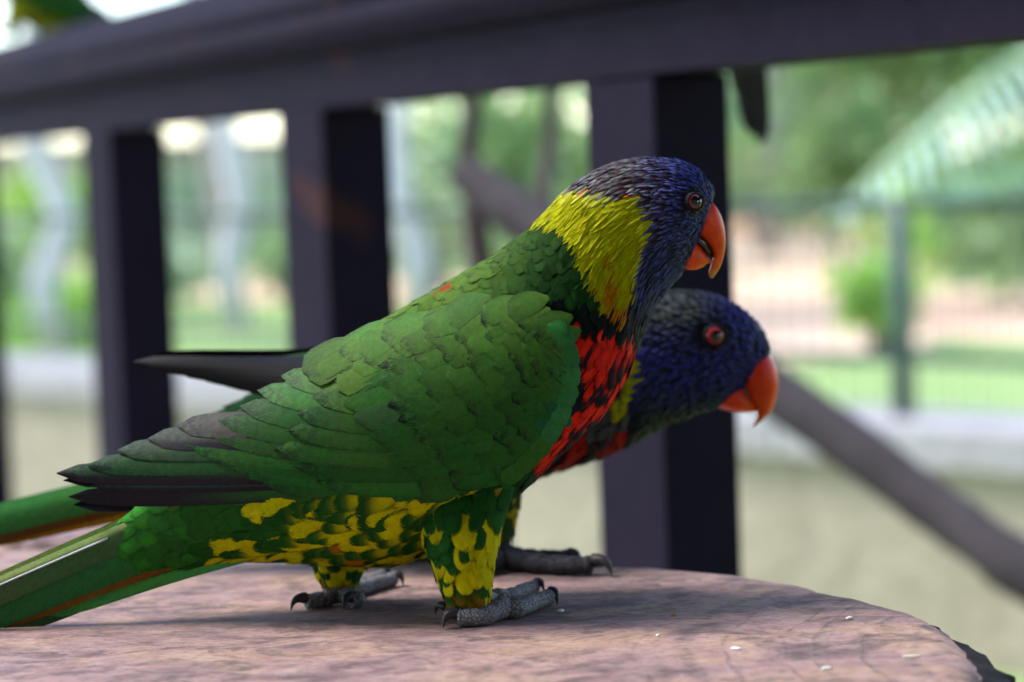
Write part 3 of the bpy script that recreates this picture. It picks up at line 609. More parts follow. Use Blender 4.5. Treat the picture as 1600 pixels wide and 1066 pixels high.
def loft_feathers(name, L, rows, colfn, mat, parent, org, prof=prof_round, keep=None, size=None, lift=6, h0=1.0, nt=6, ns=3, seed=1, jit=.3, camber=1.0, expo=.42, wsp=1.35):
    """imbricated small feathers over a loft; size(u) -> length, half width in picture units"""
    g = np.random.default_rng(seed); us, vs, Ls, Ws = [], [], [], []
    u = rows[0]; k = 0
    while u < rows[1]:
        ln, hw = size(u)
        uu = np.array([u]); du = np.linalg.norm((L.px(uu + .02, uu * 0 + 1.2) - L.px(uu - .02, uu * 0 + 1.2))[0]) / .04
        vv = np.linspace(0, 2 * np.pi, 200); ring = L.px(np.full(200, u), vv)
        seg = np.r_[0, np.cumsum(np.linalg.norm(np.diff(ring, axis=0), axis=1))]; per = seg[-1]
        m = max(5, int(per / (hw * wsp)))
        q = (np.arange(m) + (.5 if k % 2 else 0) + g.uniform(-jit, jit, m)) / m % 1
        us.append(u + g.uniform(-jit, jit, m) * ln * .45 / du); vs.append(np.interp(q * per, seg, vv))
        sc_ = g.uniform(.85, 1.15, m); Ls.append(ln * sc_); Ws.append(hw * sc_ * g.uniform(.9, 1.1, m))
        u += ln * expo / du; k += 1
    us, vs, Ls, Ws = (np.concatenate(a) for a in (us, vs, Ls, Ws))
    us = np.clip(us, .03, L.n - 1.03)
    c = L.px(us, vs)
    if keep is not None:
        ok = keep(c[:, 0], c[:, 1], c[:, 2]); us, vs, Ls, Ws, c = us[ok], vs[ok], Ls[ok], Ws[ok], c[ok]
    n = len(us)
    du = np.linalg.norm(L.px(us + .02, vs) - L.px(us - .02, vs), axis=1) / .04
    dv = np.linalg.norm(L.px(us, vs + .02) - L.px(us, vs - .02), axis=1) / .04
    dv = np.maximum(dv, 8)
    t = np.linspace(0, 1, nt) ** .85; s = np.linspace(-1, 1, ns)
    bend = g.normal(0, .12, n)
    tt = np.broadcast_to(t[None, :, None], (n, nt, ns)); ss = np.broadcast_to(s[None, None, :], (n, nt, ns))
    uu = us[:, None, None] - tt * (Ls / np.maximum(du, 1e-3))[:, None, None]
    vv = vs[:, None, None] + (ss * prof(tt) * Ws[:, None, None] + bend[:, None, None] * Ls[:, None, None] * tt ** 2) / dv[:, None, None]
    under = np.minimum(uu, 0) * -1.0; uc = np.clip(uu, 0.001, L.n - 1.001)
    p = L.px(uc, vv)
    # past the first station the feather carries on straight
    d0 = L.px(np.full_like(uc, .001), vv) - L.px(np.full_like(uc, .15), vv); p = p + d0 / .15 * under[..., None]
    nn = L.nrm(np.clip(uc, .03, L.n - 1.03), vv)
    off = h0 + lift * tt * g.uniform(.7, 1.3, n)[:, None, None] + camber * (1 - ss ** 2) + ss * g.normal(0, .8, n)[:, None, None]
    p = p + nn * off[..., None]
    mid = L.px(np.clip(us - .4 * Ls / np.maximum(du, 1e-3), 0, L.n - 1), vs)
    cols = colfn(mid[:, 0], mid[:, 1], mid[:, 2], tt, ss, g)
    uv = np.stack([ss * .5 + .5, tt], -1)
    return mk(name, L.world(p), grids_faces(n, nt, ns), mat, parent, cols.reshape(-1, cols.shape[-1]), uv, org=org)

def blade(root, tip, hw, depth, base=0., lift=7., bend=0., prof=prof_round, nt=9, ns=5, tilt=2.0, camber=3.0, sharp=0):
    """one large feather in the picture-scale plane: returns grid (px, py, depth), t, s"""
    root = np.array(root, float); tip = np.array(tip, float); d = tip - root; ln = np.linalg.norm(d); d /= ln
    nrm = np.array([d[1], -d[0]]);  # points down for a feather that points left
    if nrm[1] < 0: nrm = -nrm
    t = np.linspace(0, 1, nt) ** .8; s = np.linspace(-1, 1, ns)
    tt, ss = np.meshgrid(t, s, indexing='ij')
    c = root + d * (tt * ln)[..., None] + nrm * (bend * ln * 4 * (tt * (1 - tt)))[..., None]
    xy = c + nrm * (ss * prof(tt) * hw)[..., None]
    dep = depth(xy[..., 0], xy[..., 1]) - (base + lift * tt + tilt * ss + camber * (1 - ss ** 2))
    return np.concatenate([xy, dep[..., None]], -1), tt, ss

def prof_broad(t): return np.where(t < .74, .16 + .84 * np.sin(np.clip(t / .5, 0, 1) * np.pi / 2), np.sqrt(np.clip(1 - ((t - .74) / .26) ** 2.4, 0, 1)))
def pl_flight(t): return np.clip(np.where(t < .12, .6 + .4 * t / .12, 1.0) * np.where(t > .72, np.sqrt(np.clip(1 - ((t - .72) / .28) ** 2.6, 0, 1)) * .95 + .05, 1), 0, 1)

def depth_map(L, x0, x1, y0, y1, step=5):
    U, V = np.meshgrid(np.linspace(0, L.n - 1, 700), np.linspace(0, np.pi, 300), indexing='ij'); p = L.px(U, V).reshape(-1, 3)
    nx, ny = int((x1 - x0) / step), int((y1 - y0) / step); G = np.full((nx, ny), np.nan)
    ix = ((p[:, 0] - x0) / step).astype(int); iy = ((p[:, 1] - y0) / step).astype(int)
    ok = (ix >= 0) & (ix < nx) & (iy >= 0) & (iy < ny); o = np.argsort(-p[ok, 2]); G[ix[ok][o], iy[ok][o]] = p[ok, 2][o]
    for _ in range(300):
        h = np.isnan(G)
        if not h.any(): break
        Pd = np.pad(G, 1, constant_values=np.nan); st = np.stack([Pd[:-2, 1:-1], Pd[2:, 1:-1], Pd[1:-1, :-2], Pd[1:-1, 2:]])
        k = (~np.isnan(st)).sum(0); m_ = np.where(k > 0, np.nansum(st, 0) / np.maximum(k, 1), np.nan); G = np.where(h, m_, G)
    for _ in range(4):
        Pd = np.pad(G, 1, mode='edge'); G = (Pd[:-2, 1:-1] + Pd[2:, 1:-1] + Pd[1:-1, :-2] + Pd[1:-1, 2:] + G) / 5
    def f(x, y):
        a = np.clip((np.asarray(x) - x0) / step - .5, 0, nx - 1.001); b = np.clip((np.asarray(y) - y0) / step - .5, 0, ny - 1.001)
        i, j = a.astype(int), b.astype(int); s, t = a - i, b - j
        return G[i, j] * (1 - s) * (1 - t) + G[i + 1, j] * s * (1 - t) + G[i, j + 1] * (1 - s) * t + G[i + 1, j + 1] * s * t
    return f

KA = 0.50                                   # picture colour -> surface colour
def c3(r, g, b): return lin(r, g, b) * KA
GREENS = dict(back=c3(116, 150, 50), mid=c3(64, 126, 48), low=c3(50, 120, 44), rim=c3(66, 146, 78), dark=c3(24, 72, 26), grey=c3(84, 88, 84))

def simple_cols(ct, ce=None, cb=None, fr=0.0, tt=None, ss=None, ep=2.0):
    """per feather colours (n,3) -> grid: base cb, tip ct, edges ce"""
    n = len(ct); cb = ct if cb is None else cb; ce = ct if ce is None else ce
    w = np.clip((tt - .35) / .35, 0, 1)[..., None]; w = w * w * (3 - 2 * w)
    c = cb[:, None, None, :] * (1 - w) + ct[:, None, None, :] * w
    ep = np.broadcast_to(np.asarray(ep, float), (n,))[:, None, None]
    e = (np.abs(ss) ** ep)[..., None] * .92
    c = c * (1 - e) + ce[:, None, None, :] * e
    fr = np.broadcast_to(np.asarray(fr, float), (n,))
    a = np.broadcast_to(fr[:, None, None, None], c.shape[:3] + (1,))
    return np.concatenate([c, a], -1)

def jitter(c, g, amt=.15):
    n = len(c); return np.clip(c * (1 + g.normal(0, amt, (n, 1))) * (1 + g.normal(0, amt * .4, (n, 3))), 0.001, 1)

def ellipsoid_cap(centre, normal, radius, ang, thick=0.0, seg=24, rings=8, squash=1.0, a0=0.0):
    """cap (or ring) of a sphere around normal"""
    nrm = np.asarray(normal, float); nrm /= np.linalg.norm(nrm); a = np.cross(nrm, [0, 0, 1.]); a /= np.linalg.norm(a); b = np.cross(a, nrm)
    V = []
    for i in range(rings + 1):
        th = a0 + (ang - a0) * i / rings
        for j in range(seg):
            ph = 2 * np.pi * j / seg
            V.append(np.asarray(centre) + radius * (np.cos(th) * nrm + np.sin(th) * (np.cos(ph) * a * squash + np.sin(ph) * b)))
    f = grid_faces(rings + 1, seg, wrap=True)
    return np.array(V), f

def eye(parent, L, x, y, r, nx, org, pr=.45, pup_sq=1.0, depth=None):
    """x,y picture position, r iris radius; nx: how far the gaze turns to the right"""
    S = L.S
    nrm = -FW + RT * nx; nrm = nrm / np.linalg.norm(nrm)
    c = W(x, y, L.Z) + FW * (depth / S) - nrm * (r * .75 / S)
    R = r * 1.3 / S
    v, f = ellipsoid_cap(c, nrm, R, math.radians(82)); e = mk('eye', v, f, M_EYE, parent, org=org)
    ai = math.asin(min(.95, r / (r * 1.3)))
    v, f = ellipsoid_cap(c, nrm, R * 1.03, ai, a0=ai * pr * .8); mk('iris', v, f, M_IRIS, e, org=org)
    v, f = ellipsoid_cap(c, nrm, R * 1.045, ai * pr); mk('pupil', v, f, M_PUPIL, e, org=org)
    # ring of bare lid skin
    an = np.linspace(0, 2 * np.pi, 40)
    a = np.cross(nrm, [0, 0, 1.]); a /= np.linalg.norm(a); b = np.cross(a, nrm)
    pts = c + nrm * R * math.cos(ai) * .98 + (np.cos(an)[:, None] * a + np.sin(an)[:, None] * b) * R * math.sin(ai) * 1.08
    v, f = tube(pts, np.full(40, r * .16 / S), 8, False); mk('eyelid', v, f, M_EYE, e, org=org)
    return e

def beak(parent, upper, lower, Z, org, red, orange, tipc):
    red = red * 1.9; orange = orange * 1.7; tipc = tipc * 1.3
    for nm, st in (('upper_mandible', upper), ('lower_mandible', lower)):
        L = Loft(st, Z); p, f = L.mesh(40, 28)
        q = np.repeat(np.linspace(0, 1, 40), 28); v = np.tile(np.linspace(0, 2 * np.pi, 28, endpoint=False), 40)
        lowside = np.clip(.5 - .5 * np.cos(v), 0, 1)                      # 0 on the ridge, 1 on the cutting edge
        w1 = np.clip(q * 1.1 - .25 + .35 * lowside, 0, 1)[:, None]; w2 = (np.clip((q - .72) / .28, 0, 1)[:, None]) ** 1.5
        c = red * (1 - w1) + orange * w1; c = c * (1 - w2) + tipc * w2
        if nm == 'upper_mandible':
            g = np.clip(1 - q / .12, 0, 1)[:, None]; c = c * (1 - g) + c3(95, 80, 90) * g
        mk(nm, L.world(p), f, M_BEAK, parent, c, org=org)

def inner_mouth(parent, st, Z, org):
    L = Loft(st, Z); p, f = L.mesh(16, 14); mk('inner_mouth', L.world(p), f, M_PUPIL, parent, org=org)
def nostril(parent, L, x, y, depth, org, nx):
    nrm = -FW + RT * nx; c = W(x, y, L.Z) + FW * (depth / L.S); v, f = ellipsoid_cap(c, nrm, 3.6 / L.S, 1.5, seg=12, rings=4); mk('nostril', v, f, M_EYE, parent, org=org)
def toe_mesh(pts, r0, r1, S, bumps=5):
    """tube with knuckle pads along ground points; pts world"""
    q = np.linspace(0, len(pts) - 1, 48); c = cubic(pts, q); t = np.linspace(0, 1, 48)
    r = (r0 * (1 - t) + r1 * t) * (.93 + .13 * np.abs(np.sin(t ** 1.15 * np.pi * bumps)) ** .8 + .035 * np.sin(t * 71 + 1) + .03 * np.sin(t * 23))
    r[-1] *= .45; r[-2] *= .8; r[0] *= .6
    return tube(c, r, 12)

def foot(parent, toes, hub, org, S, mat, leg_top=None, rr=13):
    """toes: list of (picture points on the table, claw tip picture point); one mesh with claws as its children"""
    V, Fc, claws = [], [], []
    R = rr / S
    for pts, claw, k in toes:
        g = [P(*p) for p in pts]; g = [np.array([a[0], a[1], R * k * 1.02]) for a in g]
        g[0][2] = R * 1.35
        v, f = toe_mesh(np.array(g), R * 1.1 * k, R * .88 * k, S); n0 = sum(len(a) for a in V)
        V.append(v); Fc += [tuple(i + n0 for i in q) for q in f]
        e = g[-1]; tp = P(*claw); d = e - g[-2]; d[2] = 0; d /= np.linalg.norm(d)
        tp = np.array([tp[0], tp[1], 0.0004]); top = e * .35 + tp * .65 + d * R * .5 + np.array([0, 0, R * 1.5])
        tq = np.linspace(0, 1, 14)[:, None]; s_ = e + np.array([0, 0, R * .45 * k])
        cp = (1 - tq) ** 2 * s_ + 2 * tq * (1 - tq) * top + tq ** 2 * tp
        claws.append(tube(cp, R * k * .72 * (1 - np.linspace(0, .97, 14) ** 1.3) , 8))
    h = P(*hub); h = np.array([h[0], h[1], R * 1.2])
    if leg_top is not None:
        q = np.linspace(0, 1, 14)[:, None]; v, f = tube(h * (1 - q) + np.asarray(leg_top) * q, np.linspace(R * 1.5, R * 1.15, 14), 12)
        n0 = sum(len(a) for a in V); V.append(v); Fc += [tuple(i + n0 for i in x) for x in f]
    o = mk('foot', np.concatenate(V), Fc, mat, parent, org=org)
    for v, f in claws: mk('claw', v, f, M_CLAW, o, org=org)
    return o

# ---------------------------------------------------------------- bird in focus
def wing_parts(bird, Lw, org, dm, seed=3):
    """wing shell with every covert, secondary and primary as its own feather"""
    g = np.random.default_rng(seed)
    upper = [(872, 524), (836, 508), (775, 500), (705, 510), (640, 526), (570, 550), (500, 580), (430, 610), (372, 640)]
    lower = [(886, 570), (884, 610), (866, 656), (834, 698), (786, 732), (720, 750), (650, 748), (575, 744), (505, 742)]
    rr = np.linspace(.05, 1, 24); qq = np.linspace(.02, .98, 16)
    A = poly(upper, rr)[:, None, :]; B = poly(lower, rr)[:, None, :]; q = qq[None, :, None]
    xy = A * (1 - q) + B * q; d = dm(xy[..., 0], xy[..., 1]) + 4
    shell = np.concatenate([xy, d[..., None]], -1)
    wing = mk('wing', Lw.world(shell), grid_faces(24, 16), M_BODY, bird, np.tile(GREENS['dark'], (24 * 16, 1)), org=org)
    def put(root, tip, hw, base, lift, bend, prof, ct, cb=None, ce=None, fr=.8, mat=M_WING, nt=9, tilt=2.0, camber=3.0, lower_dark=None):
        p, tt, ss = blade(root, tip, hw, dm, base, lift, bend, prof, nt=nt, tilt=tilt, camber=camber)
        c = simple_cols(np.array([ct]), None if ce is None else np.array([ce]), None if cb is None else np.array([cb]), fr, tt[None], ss[None])
        if lower_dark is not None:
            w = np.clip((ss[None] - .1) / .35, 0, 1)[..., None]; c[..., :3] = c[..., :3] * (1 - w) + lower_dark * w
        return mk('feather', Lw.world(p), grid_faces(nt, 5), mat, wing, c, np.stack([ss * .5 + .5, tt], -1), org=org)
    J = lambda c, a=.12: jitter(np.array([c]), g, a)[0]
    blk = c3(52, 44, 56)
    # primaries (root, tip, half width, base, colour, dark lower vane)
    for root, tip, hw, base, ct, ld, bd in (
        ((640, 742), (111, 775), 17, 0, blk, None, .012), ((640, 734), (150, 757), 13, 2, c3(52, 92, 66), blk, .006),
        ((640, 724), (94, 738), 19, 3, c3(56, 92, 60), blk, .004), ((640, 708), (143, 725), 19, 6, c3(52, 104, 54), None, 0),
        ((650, 696), (190, 702), 19, 8, c3(64, 98, 62), None, -.008), ((650, 680), (238, 684), 20, 10, c3(78, 92, 72), blk, -.01),
        ((650, 662), (285, 664), 20, 12, c3(90, 88, 80), None, -.01)):
        put(root, tip, hw, base * .35 - 6, 3, bd, pl_flight, J(ct, .05), cb=J(GREENS['low'], .05), fr=1.0, mat=M_FLIGHT, nt=14, tilt=2.2, camber=2, lower_dark=ld)
    # secondaries and tertials
    for root, tip, hw, base, ct in (
        ((700, 722), (300, 692), 19, 12, GREENS['mid']), ((700, 702), (334, 672), 23, 12.6, GREENS['mid']), ((700, 680), (350, 654), 23, 13.2, GREENS['mid']),
        ((710, 655), (384, 632), 24, 13.8, c3(68, 136, 56)), ((715, 628), (410, 608), 24, 14.4, c3(80, 138, 54)), ((720, 600), (446, 586), 24, 15, c3(92, 142, 54)),
        ((730, 570), (488, 564), 22, 15.6, GREENS['back']), ((700, 756), (425, 748), 20, 11, GREENS['low']), ((700, 742), (380, 728), 20, 11.4, GREENS['low']), ((700, 732), (336, 710), 20, 11.8, GREENS['low']),
        ((760, 694), (440, 696), 22, 17, GREENS['mid']), ((760, 672), (462, 668), 23, 17.4, GREENS['mid']), ((760, 648), (476, 642), 23, 17.8, GREENS['mid']), ((765, 622), (498, 616), 23, 18.2, c3(76, 134, 52)),
        ((770, 596), (528, 590), 22, 18.6, c3(88, 140, 52)), ((770, 572), (560, 566), 20, 19, GREENS['back']), ((780, 716), (470, 722), 22, 16.6, GREENS['low']), ((790, 736), (505, 744), 22, 16.2, GREENS['low'])):
        put(root, tip, hw, (base - 12) * .5 - 1.5, 3, 0.02, prof_round, J(ct), fr=1.0, mat=M_FLIGHT, nt=12, tilt=1.2, camber=1.2)
    # coverts, row by row from the shoulder back
    rows = [.03, .075, .12, .17, .225, .285, .35, .43, .54, .66]
    for k, r in enumerate(rows):
        U = poly(upper, r); Lo = poly(lower, r); Lt = poly(lower, min(1, r + .04)) - Lo; Lt /= np.linalg.norm(Lt)
        span = np.linalg.norm(U - Lo); sz = 16 + 10 * min(1, r / .5); ln = 48 + 120 * r + (90 if r > .5 else 0)
        m = max(2, int(span / (sz * 1.22)))
        for j in range(m + 1):
            qv = np.clip((j + (.5 if k % 2 else 0) + g.uniform(-.16, .16)) / (m + .5), 0, 1)
            tip = U * (1 - qv) + Lo * qv + np.array([-26 * math.sin(qv * math.pi) * min(1, r * 3), 0])
            du = np.array([-.93, .36]); d = du * (1 - qv ** 1.5) + Lt * qv ** 1.5; d /= np.linalg.norm(d)
            if r < .3: d = d * .7 + np.array([-.75, .45]) * .3
            d = d + g.normal(0, .06, 2); d /= np.linalg.norm(d)
            ln_ = ln * (1 + 1.1 * max(0., qv - .62) / .38 * min(1., r * 4))
            l2 = min(ln_ * g.uniform(.88, 1.12), 22 + max(0., 905 - tip[0]) * .95 + 14)
            tip = tip + d * g.uniform(2, 12)
            while l2 > 24 and (tip - d * l2)[0] > np.interp((tip - d * l2)[1], [500, 524, 570, 612, 660, 700, 732, 748], [872, 884, 896, 893, 874, 842, 794, 740]) - 12: l2 *= .93
            y = tip[1]
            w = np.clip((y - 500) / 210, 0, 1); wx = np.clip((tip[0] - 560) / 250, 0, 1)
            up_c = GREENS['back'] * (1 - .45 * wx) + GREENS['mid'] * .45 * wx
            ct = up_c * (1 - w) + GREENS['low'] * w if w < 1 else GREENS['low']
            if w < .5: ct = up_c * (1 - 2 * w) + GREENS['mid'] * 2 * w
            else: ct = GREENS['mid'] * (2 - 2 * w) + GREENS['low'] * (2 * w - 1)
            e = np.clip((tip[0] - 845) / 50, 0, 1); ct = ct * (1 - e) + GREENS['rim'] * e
            if qv > .86 and .12 < r < .26: ct = c3(42, 116, 72)
            if g.random() < .04: ct = ct * .7 + GREENS['grey'] * .3
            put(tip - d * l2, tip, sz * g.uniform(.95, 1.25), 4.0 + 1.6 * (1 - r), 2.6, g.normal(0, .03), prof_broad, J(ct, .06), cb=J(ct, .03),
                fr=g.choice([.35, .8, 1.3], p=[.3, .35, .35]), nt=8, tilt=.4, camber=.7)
    # small smooth feathers wrapping the bend of the wing
    rim = np.array([(852, 508), (874, 514), (889, 532), (897, 562), (897, 592), (890, 622), (879, 650), (864, 676), (846, 700), (824, 722), (800, 740)], float)
    for k in range(10, 0, -1):
        a_, b2 = rim[k - 1], rim[k]; d = (b2 - a_) / np.linalg.norm(b2 - a_); inw = np.array([-abs(d[1]), d[0] * .3])
        put(a_ - d * 6 + inw * 8, b2 + d * 12 + inw * 9, 14, 6.5, 2.0, 0, prof_broad, J(GREENS['rim'] if k < 8 else GREENS['mid'], .06), fr=.2, nt=8, tilt=0, camber=1.5)
    # scapulars lie over the upper edge of the wing
    for k in range(2):
        for j in range(12):
            q_ = (j + .5 * (k % 2)) / 12; tp = poly(upper, .05 + .74 * q_) + np.array([-14, 22 - 20 * k]) + g.normal(0, 9, 2); d = np.array([-.89, .45]) + g.normal(0, .06, 2); d /= np.linalg.norm(d)
            ct = (GREENS['back'] * .55 + GREENS['mid'] * .45) * q_ + (GREENS['back'] * .3 + GREENS['mid'] * .7) * (1 - q_)
            l2 = 62 + 45 * q_
            put(tp - d * l2, tp, 19 + 4 * q_, 5.8 + k * .5, 2.2, g.normal(0, .04), prof_broad, J(ct, .10), fr=g.choice([.3, 1.0], p=[.4, .6]), nt=8, tilt=.2, camber=.6)
    return wing

def mirror_wing(bird, wing, rot=0.0, dz=0.0, tint=None):
    o = wing.copy(); COL.objects.link(o); o.parent = bird; o.scale = (1, -1, 1); o.rotation_euler = (0, rot, 0); o.location = (0, 0, dz)
    for ch in wing.children:
        c = ch.copy(); COL.objects.link(c); c.parent = o
    return o

def tail_feathers(bird, L, org, lst):
    for root, tip, hw, d0, d1, ct, ce, shaft, bd in lst:
        ln = abs(tip[0] - root[0])
        dep = lambda x, y: d0 + (d1 - d0) * (root[0] - x) / ln
        p, tt, ss = blade(root, tip, hw, dep, 0, 0, bd, pl_flight, nt=16, tilt=3.0, camber=5)
        ct = np.asarray(ct); up_ = np.asarray(ce)
        if shaft: p[..., :2] = np.where((ss < 0)[..., None], p[:, 2:3, :2] + (p[..., :2] - p[:, 2:3, :2]) * .42, p[..., :2])
        c = np.where((ss < 0)[..., None], up_, ct); c = np.concatenate([c, np.full(c.shape[:2] + (1,), .5)], -1)
        o = mk('tail_feather', L.world(p), grid_faces(16, 5), M_FLIGHT, bird, c, np.stack([ss * .5 + .5, tt], -1), org=org)
        if shaft:
            q = np.linspace(.35, .98, 20); i = q * 15; cl = cubic(p[:, 2, :], i)
            # parameter t is not uniform; the centre row is sampled directly
            cl[:, 2] -= 1.5; v, f = tube(L.world(cl), np.linspace(1.7, .9, 20) / L.S, 8); mk('shaft', v, f, M_SHAFT, o, org=org)

BLU = c3(62, 72, 150); NAVY = c3(30, 26, 48)
def bird_one():
    Zb = .695
    st = [(168, 836, 225, 908, 22), (232, 776, 300, 888, 42), (310, 715, 372, 874, 66), (390, 645, 452, 876, 96), (470, 585, 535, 880, 122),
          (560, 526, 622, 878, 142), (640, 478, 712, 842, 152), (715, 435, 800, 778, 152), (775, 400, 880, 703, 140), (825, 360, 945, 640, 120),
          (862, 323, 982, 578, 102), (897, 289, 1003, 520, 90), (937, 265, 1022, 478, 82, 3), (980, 251, 1040, 456, 77, 6), (1024, 247, 1053, 440, 72, 10),
          (1064, 252, 1062, 430, 64, 14), (1093, 266, 1070, 414, 54, 18), (1110, 286, 1081, 392, 40, 22), (1117, 308, 1094, 366, 22, 24)]
    L = Loft(st, Zb)
    root = np.array(P(640, 945)); root[1] = W(640, 700, Zb)[1]; root[2] = 0
    bird = empty('lorikeet', root)
    tag(bird, 'rainbow coloured lorikeet with yellow nape in sharp focus, standing upright on the table slab', 'bird', 'lorikeets')
    org = root
    collar = [(826, 346), (860, 314), (884, 296), (916, 302), (945, 317), (986, 308), (1009, 336), (1011, 365), (1001, 406), (993, 429), (989, 467), (972, 482), (976, 506), (945, 490), (919, 452), (896, 394), (873, 362), (846, 357)]
    headp = [(880, 300), (905, 270), (980, 235), (1060, 235), (1140, 260), (1140, 420), (1060, 450), (1015, 500), (1000, 548), (975, 528), (974, 500), (968, 484), (989, 467), (993, 429), (1001, 406), (1011, 365), (1009, 336), (986, 308), (945, 317), (916, 302)]
    breast = [(882, 508), (935, 518), (975, 530), (1004, 536), (1010, 560), (975, 640), (915, 680), (850, 735), (830, 745), (880, 660), (905, 590)]
    belly = [(395, 770), (800, 760), (790, 800), (740, 900), (560, 900), (330, 900), (330, 850), (400, 830)]
    def region(x, y):
        r = np.zeros(x.shape, int)                                          # 0 green back
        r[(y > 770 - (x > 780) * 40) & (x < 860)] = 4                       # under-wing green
        r[inside(x, y, belly)] = 3; r[inside(x, y, breast)] = 2
        r[inside(x, y, headp)] = 5; r[inside(x, y, collar)] = 1
        return r
    def base_col(x, y, g):
        r = region(x, y); n = len(x); c = np.zeros((n, 3)); b = np.zeros((n, 3)); e = np.zeros((n, 3)); fr = np.full(n, .4)
        # back: yellower along the ridge, deep green towards the neck side
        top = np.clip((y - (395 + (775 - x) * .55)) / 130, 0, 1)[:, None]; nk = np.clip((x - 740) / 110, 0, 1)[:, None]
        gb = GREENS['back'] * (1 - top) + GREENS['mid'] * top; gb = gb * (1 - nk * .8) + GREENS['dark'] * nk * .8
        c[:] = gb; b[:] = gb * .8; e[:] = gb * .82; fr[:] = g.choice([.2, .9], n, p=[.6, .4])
        m = r == 1; c[m] = c3(214, 212, 6) * 1.15; b[m] = c3(204, 198, 6); e[m] = c3(198, 202, 6); fr[m] = 0
        low = m & (y > 440); c[low] = c3(214, 180, 14)
        for cx, cy, rx, ry in ((950, 407, 8, 8), (951, 458, 8, 22), (962, 492, 22, 11), (922, 303, 12, 5), (974, 311, 14, 4)):
            k = m & (((x - cx) / rx) ** 2 + ((y - cy) / ry) ** 2 < 1.2); c[k] = c3(226, 44, 14); b[k] = c3(226, 60, 14)
        m = r == 2; bar = (np.sin((x * .62 + y * .78) / 7.5 + np.sin(y / 17.) * 1.3) > .32) & (y > 545)
        c[m] = c3(255, 44, 22) * 1.5; b[m] = c3(255, 40, 20) * 1.4; e[m] = c3(240, 34, 22) * 1.2; fr[m] = .9
        k = m & (bar | (g.random(n) < .1)); c[k] = NAVY; e[k] = NAVY
        k = m & (x < 890 + (y - 520) * .18) & (y < 640); c[k] = NAVY; b[k] = NAVY; e[k] = NAVY
        m = r == 3; ph = g.random(n); yel = c3(226, 216, 8) * 1.15; grn = c3(38, 102, 34)
        c[m] = grn; b[m] = yel; e[m] = grn; fr[m] = .1
        k = m & (ph < .34); c[k] = yel; e[k] = yel
        k = m & (x < 470) & (ph > .5); b[k] = c3(60, 120, 30)
        k = m & (ph > .96); c[k] = c3(222, 130, 10); b[k] = c3(222, 130, 10)
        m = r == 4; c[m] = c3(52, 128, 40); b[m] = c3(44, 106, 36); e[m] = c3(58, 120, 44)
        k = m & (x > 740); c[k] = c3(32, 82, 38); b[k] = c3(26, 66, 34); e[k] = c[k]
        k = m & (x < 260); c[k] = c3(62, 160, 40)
        # head
        m = r == 5; ft = np.clip((x - 985) / 90, 0, 1)[:, None]; dn = np.clip((y - (330 + (1060 - x) * .15)) / 70, 0, 1)[:, None]
        crown = c3(158, 162, 158) * (1 - ft) + c3(80, 94, 222) * 1.25 * ft; cheek = c3(82, 96, 186) * 1.1 ; hc = crown * (1 - dn) + cheek * dn
        thr = np.clip((y - 440) / 60, 0, 1)[:, None]; hc = hc * (1 - thr) + c3(34, 32, 60) * thr
        purple = c3(78, 36, 44) * (1 - ft) + c3(34, 34, 84) * ft
        c[m] = hc[m] * g.choice([.45, 1.0, 1.25], n, p=[.35, .4, .25])[m][:, None]; b[m] = (purple * (1 - dn) + NAVY * dn)[m] * .6; e[m] = (purple * (1 - dn) + NAVY * dn)[m] * .75; fr[m] = 0
        k = m & (((x - 1081) / 19) ** 2 + ((y - 319) / 22) ** 2 < 1); c[k] = c3(60, 54, 66); b[k] = c[k]; e[k] = c[k]
        # collar seam and stray red back feathers
        k = (r == 0) & (((x - 737) / 9) ** 2 + ((y - 404) / 7) ** 2 < 1); c[k] = c3(240, 50, 20)
        k = (r == 0) & (((x - 708) / 8) ** 2 + ((y - 447) / 8) ** 2 < 1); c[k] = c3(220, 50, 20)
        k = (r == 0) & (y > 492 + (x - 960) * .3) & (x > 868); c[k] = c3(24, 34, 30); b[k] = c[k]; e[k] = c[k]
        return c, b, e, fr
    p, f = L.mesh(110, 64)
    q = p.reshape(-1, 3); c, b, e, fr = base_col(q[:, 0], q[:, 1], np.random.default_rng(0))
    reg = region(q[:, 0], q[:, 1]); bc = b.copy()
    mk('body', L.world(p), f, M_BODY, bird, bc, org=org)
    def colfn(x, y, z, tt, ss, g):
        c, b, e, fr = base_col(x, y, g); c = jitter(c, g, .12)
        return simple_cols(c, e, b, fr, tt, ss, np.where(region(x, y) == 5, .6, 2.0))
    size = lambda u: (np.interp(u, [0, 2, 4, 6, 8, 9.5, 10.5], [70, 64, 56, 52, 46, 34, 28]), np.interp(u, [0, 2, 4, 6, 8, 9.5, 10.5], [20, 22, 22, 22, 19, 13, 9]))
    under_wing = lambda x, y, z: ~((z < 40) & inside(x, y, [(880, 545), (880, 650), (800, 730), (560, 745), (330, 755), (420, 650), (640, 560), (780, 520)]))
    nb = lambda x, y, z: under_wing(x, y, z) & ~np.isin(region(x, y), [5, 1, 2, 3])
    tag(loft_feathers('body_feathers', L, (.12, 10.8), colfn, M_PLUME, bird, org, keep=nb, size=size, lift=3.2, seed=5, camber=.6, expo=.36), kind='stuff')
    tag(loft_feathers('belly_feathers', L, (1.2, 8.5), colfn, M_PLUME, bird, org, keep=lambda x, y, z: under_wing(x, y, z) & (region(x, y) == 3), size=lambda u: (62, 17), lift=5, seed=15, camber=.8, expo=.34, jit=.45, nt=8, ns=5), kind='stuff')
    tag(loft_feathers('breast_feathers', L, (6.5, 11.5), colfn, M_PLUME, bird, org, keep=lambda x, y, z: region(x, y) == 2, size=lambda u: (50, 12), lift=4, seed=16, camber=.8, expo=.34, jit=.4), kind='stuff')
